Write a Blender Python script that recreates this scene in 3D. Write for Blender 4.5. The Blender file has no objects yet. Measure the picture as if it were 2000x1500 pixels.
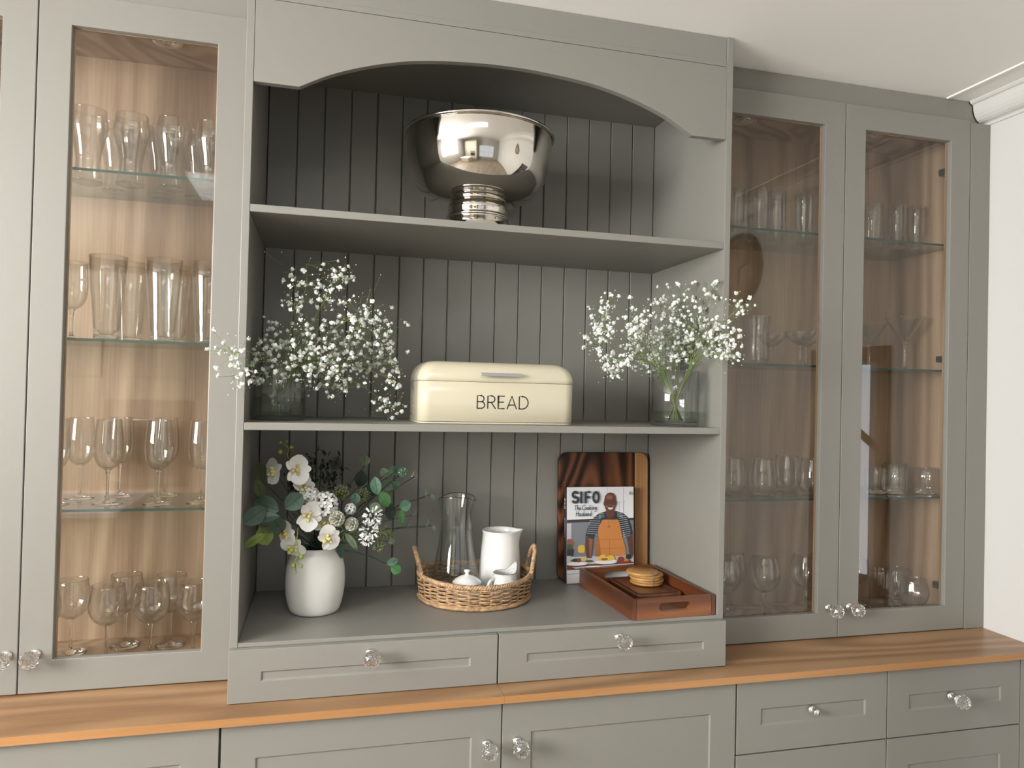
import bpy, bmesh, math, random
from mathutils import Vector, Matrix
random.seed(11)
PI = math.pi
SC = bpy.context.scene
COL = SC.collection
# ------------------------------------------------------------------ camera
CAM_POS = (0.1683, -1.7618, 0.5576)
CR, CU, CF = (0.96795, -0.25008, 0.02302), (-0.02566, -0.00729, 0.99964), (0.24982, 0.96820, 0.01347)
cam_d = bpy.data.cameras.new('camera')
cam_d.sensor_width = 36.0
cam_d.lens = 36.0 * 1438.56 / 2000.0
cam_d.clip_start = 0.02
cam = bpy.data.objects.new('camera', cam_d)
COL.objects.link(cam)
cam.matrix_world = Matrix(((CR[0], CU[0], -CF[0], CAM_POS[0]), (CR[1], CU[1], -CF[1], CAM_POS[1]),
                           (CR[2], CU[2], -CF[2], CAM_POS[2]), (0, 0, 0, 1)))
SC.camera = cam
# ------------------------------------------------------------------ world, daylight, exposure
w = bpy.data.worlds.new('sky'); SC.world = w
w.use_nodes = True
bg = w.node_tree.nodes['Background']
bg.inputs[0].default_value = (0.80, 0.90, 1.0, 1); bg.inputs[1].default_value = 0.8
def area(name, loc, target, sx, sy, power, col):
    l = bpy.data.lights.new(name, 'AREA'); l.shape = 'RECTANGLE'; l.size = sx; l.size_y = sy
    l.energy = power; l.color = col
    o = bpy.data.objects.new(name, l); COL.objects.link(o); o.location = loc
    d = Vector(target) - Vector(loc)
    o.rotation_euler = d.to_track_quat('-Z', 'Y').to_euler()
    return o
area('daylight_window_left', (-2.68, -1.90, 0.93), (2.2, -1.0, 1.6), 1.9, 1.0, 246, (1.0, 0.985, 0.96))
area('daylight_window_garden', (0.55, -4.68, 0.325), (0.55, 0, 0.325), 1.8, 1.5, 1, (1.0, 0.98, 0.95))
area('daylight_skylight', (0.05, -1.80, 1.72), (0.05, -1.80, 0), 0.98, 0.50, 20, (0.93, 0.96, 1.0))
area('daylight_hall', (3.82, -2.42, 0.15), (2.2, -0.8, 0.15), 1.3, 1.6, 26, (0.88, 0.94, 1.0))
SC.view_settings.view_transform = 'Standard'
SC.view_settings.look = 'None'
SC.view_settings.gamma = 1.0
SC.view_settings.use_curve_mapping = False
SC.view_settings.exposure = 0.0
SC.cycles.transparent_max_bounces = 40
SC.cycles.transmission_bounces = 28
SC.cycles.max_bounces = 36
SC.cycles.glossy_bounces = 8
SC.cycles.diffuse_bounces = 3
# ------------------------------------------------------------------ tables of flower and leaf places (x, y, z, ...)
GYPS_LEFT=[(0.127,0.102,0.818,0.0437408,14), (0.100,0.079,0.763,0.0221206,7), (0.203,0.131,0.839,0.0230862,12), (0.179,0.088,0.790,0.027478,7), (0.250,0.072,0.742,0.0350055,16), (0.302,0.132,0.718,0.0337831,16),
 (0.324,0.225,0.658,0.0341292,22), (0.247,0.204,0.684,0.0428162,20), (0.180,0.198,0.691,0.0423124,18), (0.118,0.100,0.695,0.0348798,12), (0.056,0.157,0.686,0.0331016,12), (0.022,0.110,0.629,0.0321136,14),
 (0.085,0.091,0.628,0.0394617,20), (0.147,0.079,0.630,0.0395483,22), (0.208,0.099,0.608,0.0403124,22), (0.277,0.227,0.618,0.0407383,20), (0.131,0.209,0.587,0.0343269,10), (0.196,0.205,0.579,0.0292307,10),
 (0.062,0.204,0.585,0.0234882,6), (0.021,0.095,0.582,0.0159173,6), (-0.021,-0.060,0.632,0.0289453,9), (-0.009,-0.050,0.579,0.0224316,6), (0.339,0.116,0.586,0.0168181,6), (0.335,0.173,0.523,0.0266166,12),
 (0.354,0.192,0.624,0.0121309,4)]
GYPS_RIGHT=[(0.939,0.174,0.819,0.0230261,8), (0.926,0.178,0.778,0.025906,13), (0.877,0.036,0.722,0.0213542,10), (0.882,0.129,0.699,0.0251605,9), (0.935,0.141,0.662,0.0254669,11), (0.933,0.111,0.623,0.022302,12),
 (0.940,0.052,0.652,0.0189795,7), (1.008,0.105,0.773,0.0280866,13), (0.969,0.036,0.733,0.0216114,10), (1.109,0.188,0.818,0.029561,11), (1.139,0.176,0.785,0.0353984,13), (1.137,0.119,0.838,0.0402303,10),
 (1.164,0.074,0.820,0.0282192,6), (1.174,0.020,0.842,0.0247768,6), (1.046,0.184,0.682,0.0380432,22), (1.080,0.123,0.692,0.0371316,22), (1.172,0.179,0.701,0.0385275,22), (1.165,0.050,0.722,0.0334593,16),
 (1.182,0.010,0.703,0.0273971,12), (1.181,-0.060,0.722,0.0238097,9), (1.203,-0.070,0.792,0.0211284,8), (1.194,-0.060,0.676,0.0238419,8), (1.089,0.173,0.645,0.0292594,13), (1.122,0.112,0.664,0.0314106,10),
 (1.179,-0.030,0.677,0.0214746,5), (1.168,-0.030,0.750,0.0214562,7), (1.158,0.095,0.753,0.0398561,14), (1.097,0.128,0.739,0.0401771,14), (0.988,0.098,0.711,0.0251205,10)]
ORCHIDS=[(0.114,0.150,0.356,0.036,0.2,0.05,0.1), (0.060,0.160,0.350,0.034,-0.9,0.2,0.6), (0.132,0.170,0.306,0.036,0.5,0.5,0.4), (0.144,0.120,0.246,0.036,0.3,0,-0.3), (0.094,0.130,0.205,0.032,-0.6,-0.3,0.3), (0.192,0.120,0.192,0.033,0.4,-0.25,0.5),
 (0.109,0.140,0.167,0.032,-0.2,-0.6,0.9), (0.179,0.150,0.222,0.03,0.6,0.2,1.2)]
LEAVES=[(0.048,0.080,0.278,0.0243215,0.0316179,160,-0.3,0.2,'d'), (0.007,0.050,0.260,0.0213965,0.030906,210,0.5,0.1,'d'), (0.073,0.090,0.232,0.0208541,0.0269877,-60,0.2,-0.3,'d'), (0.111,0.080,0.288,0.0220873,0.0257685,40,0.2,0.1,'d'), (0.048,0.060,0.253,0.0132257,0.0312608,190,-0.1,0.6,'d'), (0.044,0.100,0.204,0.0208782,0.0245626,-70,0.1,0,'l'),
 (0.016,0.070,0.199,0.010828,0.0288746,215,-0.4,0.2,'l'), (0.023,0.200,0.346,0.0168111,0.0232769,100,0.4,0,'o'), (0.012,0.180,0.306,0.014052,0.025549,110,0.5,0,'o'), (0.287,0.300,0.365,0.0154716,0.0154716,90,0,0,'g'), (0.339,0.260,0.335,0.0124947,0.0152713,120,0,0,'g'), (0.361,0.250,0.343,0.0124695,0.013855,20,0.4,0.1,'e'),
 (0.385,0.240,0.340,0.0138289,0.0138289,-20,0.3,0,'e'), (0.314,0.220,0.306,0.0149237,0.0244205,100,-0.3,0,'e'), (0.344,0.250,0.303,0.0165865,0.0165865,45,0.2,0.2,'g'), (0.337,0.220,0.270,0.0163258,0.0231281,-60,0.3,0,'m'), (0.357,0.270,0.229,0.0167673,0.0251509,-80,0.5,0,'d'), (0.312,0.200,0.251,0.0147674,0.0161099,-20,0,0,'g'),
 (0.394,0.240,0.249,0.0152198,0.0166034,30,0,0,'e'), (0.382,0.220,0.222,0.00957428,0.0205163,-90,0.4,0,'m'), (0.422,0.240,0.232,0.00416502,0.0138834,50,0.6,0,'g'), (0.407,0.260,0.198,0.00559558,0.013989,70,0.7,0,'g'), (0.360,0.200,0.108,0.0107953,0.0161929,20,0.2,0.4,'e'), (0.370,0.200,0.088,0.0135094,0.0148603,-30,0,0,'m'),
 (0.260,0.200,0.275,0.0133371,0.0146708,80,0.2,0.1,'e'), (0.250,0.140,0.177,0.00903448,0.0258128,-55,0.4,0.2,'g'), (0.452,0.260,0.280,0.00422207,0.0112589,95,0.4,0,'g'), (0.472,0.260,0.267,0.0056429,0.00987508,-70,0.4,0,'g'), (0.459,0.260,0.198,0.00422379,0.0126714,70,0.4,0,'g'), (0.479,0.260,0.181,0.0056451,0.00987893,-60,0.3,0,'g'),
 (0.369,0.260,0.301,0.0125383,0.0125383,-40,0.4,0.2,'e'), (0.280,0.330,0.312,0.0185253,0.0228004,80,0.2,0,'d'), (0.300,0.300,0.280,0.0197121,0.0253441,30,0.2,0.2,'d'), (0.225,0.200,0.142,0.00928397,0.0212205,-80,0.3,0.2,'d'), (0.210,0.330,0.355,0.0169584,0.0197848,70,0,0,'d'), (0.357,0.200,0.162,0.00809668,0.00944613,10,0.2,0.3,'g')]
BLOOMS=[(0.184,0.150,0.269,0.0321684,'h'), (0.147,0.170,0.289,0.0232918,'h'), (0.213,0.130,0.236,0.0191708,'c'), (0.250,0.140,0.220,0.0167839,'c'), (0.247,0.170,0.254,0.0144205,'h'), (0.302,0.140,0.237,0.0221036,'s'),
 (0.294,0.130,0.206,0.0219619,'s'), (0.288,0.140,0.180,0.0155672,'s'), (0.222,0.200,0.292,0.0252177,'f'), (0.280,0.220,0.282,0.0202585,'f'), (0.331,0.170,0.192,0.0159006,'g'), (0.321,0.160,0.161,0.0157947,'g'),
 (0.351,0.180,0.185,0.0120158,'g'), (0.261,0.170,0.187,0.0157542,'g'), (0.230,0.170,0.194,0.0183057,'g'), (0.384,0.230,0.342,0.00963196,'y'), (0.418,0.240,0.330,0.00972021,'y')]
BUDS=[(0.073,0.140,0.402,0.0065), (0.099,0.140,0.414,0.006), (0.073,0.140,0.426,0.004), (0.088,0.140,0.428,0.004), (0.108,0.100,0.167,0.0065), (0.131,0.100,0.150,0.006),
 (0.113,0.100,0.130,0.006), (0.131,0.100,0.128,0.005), (0.119,0.100,0.113,0.003)]
SPRAY_TOP=[(0.096,0.150,0.379), (0.090,0.140,0.395), (0.094,0.140,0.410), (0.083,0.140,0.420), (0.073,0.140,0.426)]
SPRAY_LOW=[(0.121,0.110,0.220), (0.119,0.100,0.191), (0.124,0.100,0.163), (0.117,0.100,0.142), (0.119,0.100,0.113)]
DARK_TUFT=[(0.172,0.330,0.355,0.045), (0.136,0.330,0.327,0.04), (0.211,0.340,0.318,0.045), (0.111,0.300,0.296,0.03)]
# ------------------------------------------------------------------ materials
def mat(name, col, rough=0.5, metal=0.0, spec=0.5, bump=0.0, bscale=300.0, var=0.0, vscale=8.0, coat=0.0, sss=0.0):
    m = bpy.data.materials.new(name); m.use_nodes = True
    nt = m.node_tree; b = nt.nodes['Principled BSDF']
    b.inputs['Base Color'].default_value = (*col, 1); b.inputs['Roughness'].default_value = rough
    b.inputs['Metallic'].default_value = metal; b.inputs['Specular IOR Level'].default_value = spec
    b.inputs['Coat Weight'].default_value = coat; b.inputs['Coat Roughness'].default_value = 0.08
    if sss:
        b.inputs['Subsurface Weight'].default_value = sss; b.inputs['Subsurface Scale'].default_value = 0.004
    tc = nt.nodes.new('ShaderNodeTexCoord')
    if bump:
        n = nt.nodes.new('ShaderNodeTexNoise'); n.inputs['Scale'].default_value = bscale
        nt.links.new(tc.outputs['Object'], n.inputs['Vector'])
        bp = nt.nodes.new('ShaderNodeBump'); bp.inputs['Strength'].default_value = bump; bp.inputs['Distance'].default_value = 0.001
        nt.links.new(n.outputs['Fac'], bp.inputs['Height']); nt.links.new(bp.outputs['Normal'], b.inputs['Normal'])
    if var:
        n = nt.nodes.new('ShaderNodeTexNoise'); n.inputs['Scale'].default_value = vscale; n.inputs['Detail'].default_value = 4
        nt.links.new(tc.outputs['Object'], n.inputs['Vector'])
        r = nt.nodes.new('ShaderNodeValToRGB')
        r.color_ramp.elements[0].position = 0.3; r.color_ramp.elements[1].position = 0.7
        r.color_ramp.elements[0].color = (*[c * (1 - var) for c in col], 1)
        r.color_ramp.elements[1].color = (*[min(1, c * (1 + var)) for c in col], 1)
        nt.links.new(n.outputs['Fac'], r.inputs['Fac']); nt.links.new(r.outputs['Color'], b.inputs['Base Color'])
    return m
def wood(name, c_dark, c_mid, c_light, axis='Z', scale=1.0, rough=0.45, coat=0.0, cath=0.35, fine=0.35, offset=(0, 0, 0), wavy=2.5, rings=34.0, spec=0.5, stretch=0.09):
    """oak or walnut: long fibres along one axis, cathedral bands, fine pores"""
    m = bpy.data.materials.new(name); m.use_nodes = True
    nt = m.node_tree; b = nt.nodes['Principled BSDF']; L = nt.links.new
    b.inputs['Roughness'].default_value = rough; b.inputs['Coat Weight'].default_value = coat; b.inputs['Coat Roughness'].default_value = 0.15
    tc = nt.nodes.new('ShaderNodeTexCoord')
    mp = nt.nodes.new('ShaderNodeMapping')
    s = {'X': (stretch, 1, 1), 'Y': (1, stretch, 1), 'Z': (1, 1, stretch)}[axis]
    mp.inputs['Scale'].default_value = tuple(v * scale for v in s); mp.inputs['Location'].default_value = offset
    L(tc.outputs['Object'], mp.inputs['Vector'])
    n1 = nt.nodes.new('ShaderNodeTexNoise'); n1.inputs['Scale'].default_value = wavy; n1.inputs['Detail'].default_value = 2
    n1.inputs['Distortion'].default_value = 0.6
    L(mp.outputs['Vector'], n1.inputs['Vector'])
    mu = nt.nodes.new('ShaderNodeMath'); mu.operation = 'MULTIPLY'; mu.inputs[1].default_value = rings; b.inputs['Specular IOR Level'].default_value = spec; L(n1.outputs['Fac'], mu.inputs[0])
    sn = nt.nodes.new('ShaderNodeMath'); sn.operation = 'SINE'; L(mu.outputs[0], sn.inputs[0])
    n2 = nt.nodes.new('ShaderNodeTexNoise'); n2.inputs['Scale'].default_value = 190; n2.inputs['Detail'].default_value = 3
    mp2 = nt.nodes.new('ShaderNodeMapping')
    s2 = {'X': (0.03, 1, 1), 'Y': (1, 0.03, 1), 'Z': (1, 1, 0.03)}[axis]
    mp2.inputs['Scale'].default_value = s2
    L(tc.outputs['Object'], mp2.inputs['Vector']); L(mp2.outputs['Vector'], n2.inputs['Vector'])
    n3 = nt.nodes.new('ShaderNodeTexNoise'); n3.inputs['Scale'].default_value = 7; n3.inputs['Detail'].default_value = 3
    L(mp.outputs['Vector'], n3.inputs['Vector'])
    a = nt.nodes.new('ShaderNodeMath'); a.operation = 'MULTIPLY_ADD'; a.inputs[1].default_value = cath * 0.5; a.inputs[2].default_value = 0.5 - fine * 0.5 - 0.15
    L(sn.outputs[0], a.inputs[0])
    c = nt.nodes.new('ShaderNodeMath'); c.operation = 'MULTIPLY_ADD'; c.inputs[1].default_value = fine
    L(n2.outputs['Fac'], c.inputs[0]); L(a.outputs[0], c.inputs[2])
    d = nt.nodes.new('ShaderNodeMath'); d.operation = 'MULTIPLY_ADD'; d.inputs[1].default_value = 0.3
    L(n3.outputs['Fac'], d.inputs[0]); L(c.outputs[0], d.inputs[2])
    r = nt.nodes.new('ShaderNodeValToRGB'); e = r.color_ramp.elements
    e[0].position = 0.15; e[0].color = (*c_dark, 1); e[1].position = 0.85; e[1].color = (*c_light, 1)
    k = e.new(0.5); k.color = (*c_mid, 1)
    L(d.outputs[0], r.inputs['Fac']); L(r.outputs['Color'], b.inputs['Base Color'])
    bp = nt.nodes.new('ShaderNodeBump'); bp.inputs['Strength'].default_value = 0.15; bp.inputs['Distance'].default_value = 0.0006
    L(n2.outputs['Fac'], bp.inputs['Height']); L(bp.outputs['Normal'], b.inputs['Normal'])
    return m
def pane_mat(name, tint=(1, 1, 1), refl=1.7, rough=0.0):
    """thin sheet glass: clear with Fresnel reflection"""
    m = bpy.data.materials.new(name); m.use_nodes = True
    nt = m.node_tree; nt.nodes.clear(); L = nt.links.new
    o = nt.nodes.new('ShaderNodeOutputMaterial'); mx = nt.nodes.new('ShaderNodeMixShader')
    t = nt.nodes.new('ShaderNodeBsdfTransparent'); t.inputs[0].default_value = (*tint, 1)
    g = nt.nodes.new('ShaderNodeBsdfGlossy'); g.inputs['Roughness'].default_value = rough
    f = nt.nodes.new('ShaderNodeFresnel'); f.inputs['IOR'].default_value = 1.5
    ge = nt.nodes.new('ShaderNodeNewGeometry'); bk_ = nt.nodes.new('ShaderNodeMath'); bk_.operation = 'MULTIPLY_ADD'
    bk_.inputs[1].default_value = -0.8333; bk_.inputs[2].default_value = 1.5
    L(ge.outputs['Backfacing'], bk_.inputs[0]); L(bk_.outputs[0], f.inputs['IOR'])
    k = nt.nodes.new('ShaderNodeMath'); k.operation = 'MULTIPLY'; k.inputs[1].default_value = refl; k.use_clamp = True
    L(f.outputs[0], k.inputs[0]); L(k.outputs[0], mx.inputs[0]); L(t.outputs[0], mx.inputs[1]); L(g.outputs[0], mx.inputs[2]); L(mx.outputs[0], o.inputs[0])
    return m
def glass_mat(name, col=(1, 1, 1), ior=1.5, rough=0.0):
    m = bpy.data.materials.new(name); m.use_nodes = True
    nt = m.node_tree; nt.nodes.clear()
    o = nt.nodes.new('ShaderNodeOutputMaterial'); g = nt.nodes.new('ShaderNodeBsdfGlass')
    g.inputs['Color'].default_value = (*col, 1); g.inputs['IOR'].default_value = ior; g.inputs['Roughness'].default_value = rough
    nt.links.new(g.outputs[0], o.inputs[0])
    return m
PAINT = mat('grey_satin_paint', (0.24, 0.232, 0.2064), 0.38, bump=0.06, bscale=260)
WALL = mat('white_wall_paint', (0.64, 0.632, 0.612), 0.75, bump=0.15, bscale=60)
CEIL = mat('ceiling_paint', (0.95, 0.945, 0.915), 0.85, bump=0.2, bscale=30)
WALLF = mat('warm_grey_wall_paint', (0.38, 0.37, 0.34), 0.7)
TRIM = mat('white_gloss_trim', (0.656, 0.648, 0.624), 0.4)
FLOOR = wood('pale_floor_boards', (0.22, 0.175, 0.135), (0.29, 0.235, 0.185), (0.36, 0.30, 0.24), 'Y', 1.0, 0.4)
OAKV = wood('oak_veneer', (0.27, 0.165, 0.098), (0.41, 0.278, 0.18), (0.52, 0.375, 0.257), 'Z', 1.3, 0.5, cath=0.42, fine=0.45, rings=60.0)
OAKT = wood('oak_worktop', (0.24, 0.124, 0.056), (0.332, 0.1856, 0.088), (0.4, 0.24, 0.124), 'X', 1.0, 0.36, cath=0.55, fine=0.4, wavy=3.5, rings=60.0)
OAKE = wood('oak_edge', (0.336, 0.16, 0.06), (0.432, 0.216, 0.084), (0.512, 0.28, 0.12), 'X', 1.0, 0.4, cath=0.2, fine=0.4)
WALNUT = wood('walnut_board', (0.016, 0.006, 0.003), (0.075, 0.026, 0.011), (0.155, 0.060, 0.025), 'Z', 1.3, 0.33, cath=0.75, fine=0.3, offset=(3.1, 0, 0.4), wavy=3.2, rings=90.0, spec=0.25, stretch=0.26)
SAPWOOD = wood('walnut_sapwood', (0.22, 0.095, 0.032), (0.36, 0.175, 0.065), (0.50, 0.28, 0.12), 'Z', 1.5, 0.33, cath=0.35, fine=0.5)
TRAYW = wood('tray_hardwood', (0.050, 0.014, 0.005), (0.115, 0.034, 0.011), (0.20, 0.070, 0.024), 'Y', 2.0, 0.35, coat=0.25, cath=0.55, fine=0.4)
TRAYX = wood('tray_hardwood_end', (0.085, 0.024, 0.008), (0.20, 0.064, 0.020), (0.36, 0.145, 0.050), 'X', 2.0, 0.35, coat=0.25, cath=0.55, fine=0.4)
BAMBOO = wood('coaster_wood', (0.34, 0.165, 0.045), (0.45, 0.24, 0.072), (0.52, 0.30, 0.11), 'X', 2.0, 0.4, cath=0.3)
CREAM = mat('cream_enamel', (0.565, 0.515, 0.385), 0.22, coat=0.6, bump=0.03, bscale=25)
BLACK = mat('black_print', (0.012, 0.011, 0.011), 0.5)
ALU = mat('satin_aluminium', (0.66, 0.65, 0.66), 0.32, 1.0)
STEEL = mat('polished_steel', (0.70, 0.665, 0.61), 0.055, 1.0, bump=0.05, bscale=14, var=0.05, vscale=9)
CHROME = mat('chrome', (0.85, 0.85, 0.86), 0.07, 1.0)
DARKM = mat('dark_hinge_metal', (0.10, 0.10, 0.10), 0.35, 1.0)
CERAM = mat('white_glaze', (0.76, 0.755, 0.735), 0.12, coat=0.5)
CERAMM = mat('matt_white_ceramic', (0.80, 0.785, 0.745), 0.42, bump=0.05, bscale=60)
SPECK = mat('speckled_glaze', (0.592, 0.584, 0.56), 0.18, var=0.10, vscale=160, coat=0.4)
GREYRIM = mat('grey_worn_rim', (0.20, 0.19, 0.18), 0.4)
RATTAN = mat('seagrass', (0.4, 0.244, 0.128), 0.7, bump=0.8, bscale=900, var=0.45, vscale=90)
RATTAN2 = mat('seagrass_pale', (0.48, 0.308, 0.168), 0.7, bump=0.8, bscale=900, var=0.4, vscale=110)
PANE = pane_mat('door_pane_glass', (0.97, 0.97, 0.955), 1.0)
SHELFG = pane_mat('shelf_glass', (0.90, 0.95, 0.925), 1.1)
EDGEG = mat('green_glass_edge', (0.020, 0.052, 0.040), 0.3, spec=0.3)
CLEAR = pane_mat('clear_glass', (0.985, 0.985, 0.98), 2.0, 0.01)
SOLID = glass_mat('solid_glass', (0.98, 0.985, 0.98), 1.5)
VASEG = pane_mat('vase_glass', (0.96, 0.97, 0.965), 1.6, 0.0)
CRYST = glass_mat('crystal', (1, 1, 1), 1.56)
WATER = pane_mat('water', (0.86, 0.90, 0.85), 0.9, 0.0)
PETAL = mat('gypsophila_white', (0.84, 0.85, 0.79), 0.6, sss=0.15)
STEM = mat('gypsophila_stem', (0.17, 0.23, 0.06), 0.6)
ORCHID = mat('orchid_white', (0.80, 0.79, 0.76), 0.45, sss=0.2)
IVORY = mat('ivory_petals', (0.64, 0.624, 0.528), 0.55, sss=0.15)
YELLOW = mat('yellow_throat', (0.64, 0.56, 0.224), 0.5, var=0.1, vscale=80)
LEAF = {'d': mat('leaf_dark', (0.030, 0.062, 0.040), 0.45, var=0.15, vscale=60), 'l': mat('leaf_lime', (0.155, 0.22, 0.045), 0.5, var=0.2, vscale=50),
        'o': mat('leaf_olive', (0.055, 0.075, 0.015), 0.5, var=0.2, vscale=60), 'g': mat('leaf_grey', (0.125, 0.175, 0.105), 0.55, var=0.2, vscale=90),
        'e': mat('leaf_eucalyptus', (0.075, 0.165, 0.105), 0.5, var=0.3, vscale=90), 'm': mat('leaf_green', (0.055, 0.175, 0.050), 0.45, var=0.2, vscale=70)}
LIMEB = mat('lime_bud', (0.24, 0.32, 0.05), 0.45)
FLUFF = mat('green_fluff', (0.24, 0.27, 0.13), 0.7)
# ------------------------------------------------------------------ mesh helpers
class MB:
    def __init__(s): s.v = []; s.f = []; s.m = []; s.sm = []
    def add(s, vs, fs, mi=0, smooth=False, M=None):
        o = len(s.v)
        s.v += [tuple(M @ Vector(p)) if M is not None else tuple(p) for p in vs]
        for f in fs: s.f.append(tuple(i + o for i in f)); s.m.append(mi); s.sm.append(smooth)
        return s
    def box(s, x0, x1, y0, y1, z0, z1, mi=0, M=None):
        return s.add([(x0, y0, z0), (x1, y0, z0), (x1, y1, z0), (x0, y1, z0), (x0, y0, z1), (x1, y0, z1), (x1, y1, z1), (x0, y1, z1)],
                     [(0, 3, 2, 1), (4, 5, 6, 7), (0, 1, 5, 4), (1, 2, 6, 5), (2, 3, 7, 6), (3, 0, 4, 7)], mi, M=M)
    def prism(s, poly, ax, a, b, mi=0, M=None, smooth=False):
        n = len(poly)
        P = lambda p, t: {'X': (t, p[0], p[1]), 'Y': (p[0], t, p[1]), 'Z': (p[0], p[1], t)}[ax]
        s.add([P(p, a) for p in poly] + [P(p, b) for p in poly],
              [tuple(range(n)), tuple(range(2 * n - 1, n - 1, -1))], mi, False, M)
        return s.add([P(p, a) for p in poly] + [P(p, b) for p in poly],
                     [(i, i + n, (i + 1) % n + n, (i + 1) % n) for i in range(n)], mi, smooth, M)
    def lathe(s, prof, seg=32, mi=0, M=None, smooth=True, a0=0.0, closed=False, f=None):
        vs = []; rows = []
        for r, z in prof:
            if r < 1e-6: rows.append([len(vs)]); vs.append((0, 0, z))
            else:
                rows.append([len(vs) + k for k in range(seg)])
                for k in range(seg):
                    a = a0 + 2 * PI * k / seg
                    p = (r * math.cos(a), r * math.sin(a), z)
                    vs.append(f(p, a, r, z) if f else p)
        fs = []
        pr = list(zip(rows, rows[1:])) + ([(rows[-1], rows[0])] if closed else [])
        for A, B in pr:
            for k in range(seg):
                j = (k + 1) % seg
                if len(A) == 1 and len(B) == 1: continue
                if len(A) == 1: fs.append((A[0], B[j], B[k]))
                elif len(B) == 1: fs.append((A[k], A[j], B[0]))
                else: fs.append((A[k], A[j], B[j], B[k]))
        return s.add(vs, fs, mi, smooth, M)
    def tube(s, pts, r, n=6, mi=0, cap=True, M=None, smooth=True, closed=False):
        pts = [Vector(p) for p in pts]; N = len(pts)
        rr = r if hasattr(r, '__len__') else [r] * N
        vs = []; up = Vector((0, 0, 1)); prev = None
        for i, p in enumerate(pts):
            if closed: t = pts[(i + 1) % N] - pts[i - 1]
            else: t = pts[min(i + 1, N - 1)] - pts[max(i - 1, 0)]
            if t.length < 1e-9: t = Vector((0, 0, 1))
            t.normalize()
            if prev is None:
                u = t.cross(up)
                if u.length < 1e-3: u = t.cross(Vector((1, 0, 0)))
            else: u = prev - t * prev.dot(t)
            u.normalize(); prev = u; v = t.cross(u)
            for k in range(n):
                a = 2 * PI * k / n
                vs.append(p + (u * math.cos(a) + v * math.sin(a)) * rr[i])
        fs = []
        for i in range(N if closed else N - 1):
            for k in range(n):
                j = (k + 1) % n; q = (i + 1) % N
                fs.append((i * n + k, i * n + j, q * n + j, q * n + k))
        if cap and not closed:
            fs.append(tuple(range(n))[::-1]); fs.append(tuple((N - 1) * n + k for k in range(n)))
        return s.add(vs, fs, mi, smooth, M)
    def frame(s, x0, x1, z0, z1, i0, i1, k0, k1, y0, y1, mi=0):
        """door frame with mitred opening; y0 is the front face"""
        vs = []
        for y in (y0, y1):
            vs += [(x0, y, z0), (x1, y, z0), (x1, y, z1), (x0, y, z1), (i0, y, k0), (i1, y, k0), (i1, y, k1), (i0, y, k1)]
        fs = []
        for k in range(4):
            j = (k + 1) % 4
            fs += [(k, j, j + 4, k + 4), (k + 8, k + 12, j + 12, j + 8), (k, k + 8, j + 8, j), (k + 4, j + 4, j + 12, k + 12)]
        return s.add(vs, fs, mi)
    def panel(s, x0, x1, z0, z1, i0, i1, k0, k1, y0, y1, dep=0.004, ch=0.003, mi=0):
        """slab front with a sunk rectangle"""
        vs = [(x0, y0, z0), (x1, y0, z0), (x1, y0, z1), (x0, y0, z1), (i0, y0, k0), (i1, y0, k0), (i1, y0, k1), (i0, y0, k1),
              (i0 + ch, y0 + dep, k0 + ch), (i1 - ch, y0 + dep, k0 + ch), (i1 - ch, y0 + dep, k1 - ch), (i0 + ch, y0 + dep, k1 - ch),
              (x0, y1, z0), (x1, y1, z0), (x1, y1, z1), (x0, y1, z1)]
        fs = [(8, 9, 10, 11), (12, 15, 14, 13)]
        for k in range(4):
            j = (k + 1) % 4
            fs += [(k, j, j + 4, k + 4), (k + 4, j + 4, j + 8, k + 8), (k, k + 12, j + 12, j)]
        return s.add(vs, fs, mi)
    def mesh(s, name, mats):
        me = bpy.data.meshes.new(name); me.from_pydata(s.v, [], s.f)
        for m in (mats if isinstance(mats, (list, tuple)) else [mats]): me.materials.append(m)
        me.polygons.foreach_set('material_index', s.m); me.polygons.foreach_set('use_smooth', s.sm)
        me.update(); return me
    def build(s, name, mats, parent=None, bevel=0.0, fix=True, sub=0):
        me = s.mesh(name, mats)
        bm = bmesh.new(); bm.from_mesh(me)
        if fix:
            bmesh.ops.remove_doubles(bm, verts=bm.verts, dist=1e-6)
            bmesh.ops.recalc_face_normals(bm, faces=bm.faces)
        bm.to_mesh(me); bm.free()
        o = bpy.data.objects.new(name, me); COL.objects.link(o)
        if bevel:
            b = o.modifiers.new('edge', 'BEVEL'); b.width = bevel; b.segments = 2; b.limit_method = 'ANGLE'; b.angle_limit = 0.6
        if sub:
            b = o.modifiers.new('smooth', 'SUBSURF'); b.levels = sub; b.render_levels = sub
        if parent is not None:
            o.parent = parent
        return o
def tag(o, label=None, cat=None, group=None, kind=None):
    if label: o['label'] = label
    if cat: o['category'] = cat
    if group: o['group'] = group
    if kind: o['kind'] = kind
    return o
def thing(name, label, cat, loc, rot=(0, 0, 0), group=None):
    o = bpy.data.objects.new(name, None); COL.objects.link(o)
    o.location = loc; o.rotation_euler = rot; o.empty_display_size = 0.05
    return tag(o, label, cat, group)
def W2L(o, child):
    """child mesh written in world coordinates: shift it under an unrotated empty"""
    child.data.transform(Matrix.Translation(-Vector(o.location))); return child
def part(mb, name, mats, parent, bevel=0.0, sub=0, label=None, kind=None):
    root = parent
    while root.parent: root = root.parent
    c = mb.build(name, mats, parent, bevel, True, sub)
    c.data.transform(Matrix.Translation(-Vector(root.location)))
    return tag(c, label=label, kind=kind)
def place(name, me, parent, M):
    o = bpy.data.objects.new(name, me); COL.objects.link(o); o.parent = parent; o.matrix_local = M
    return o
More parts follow.
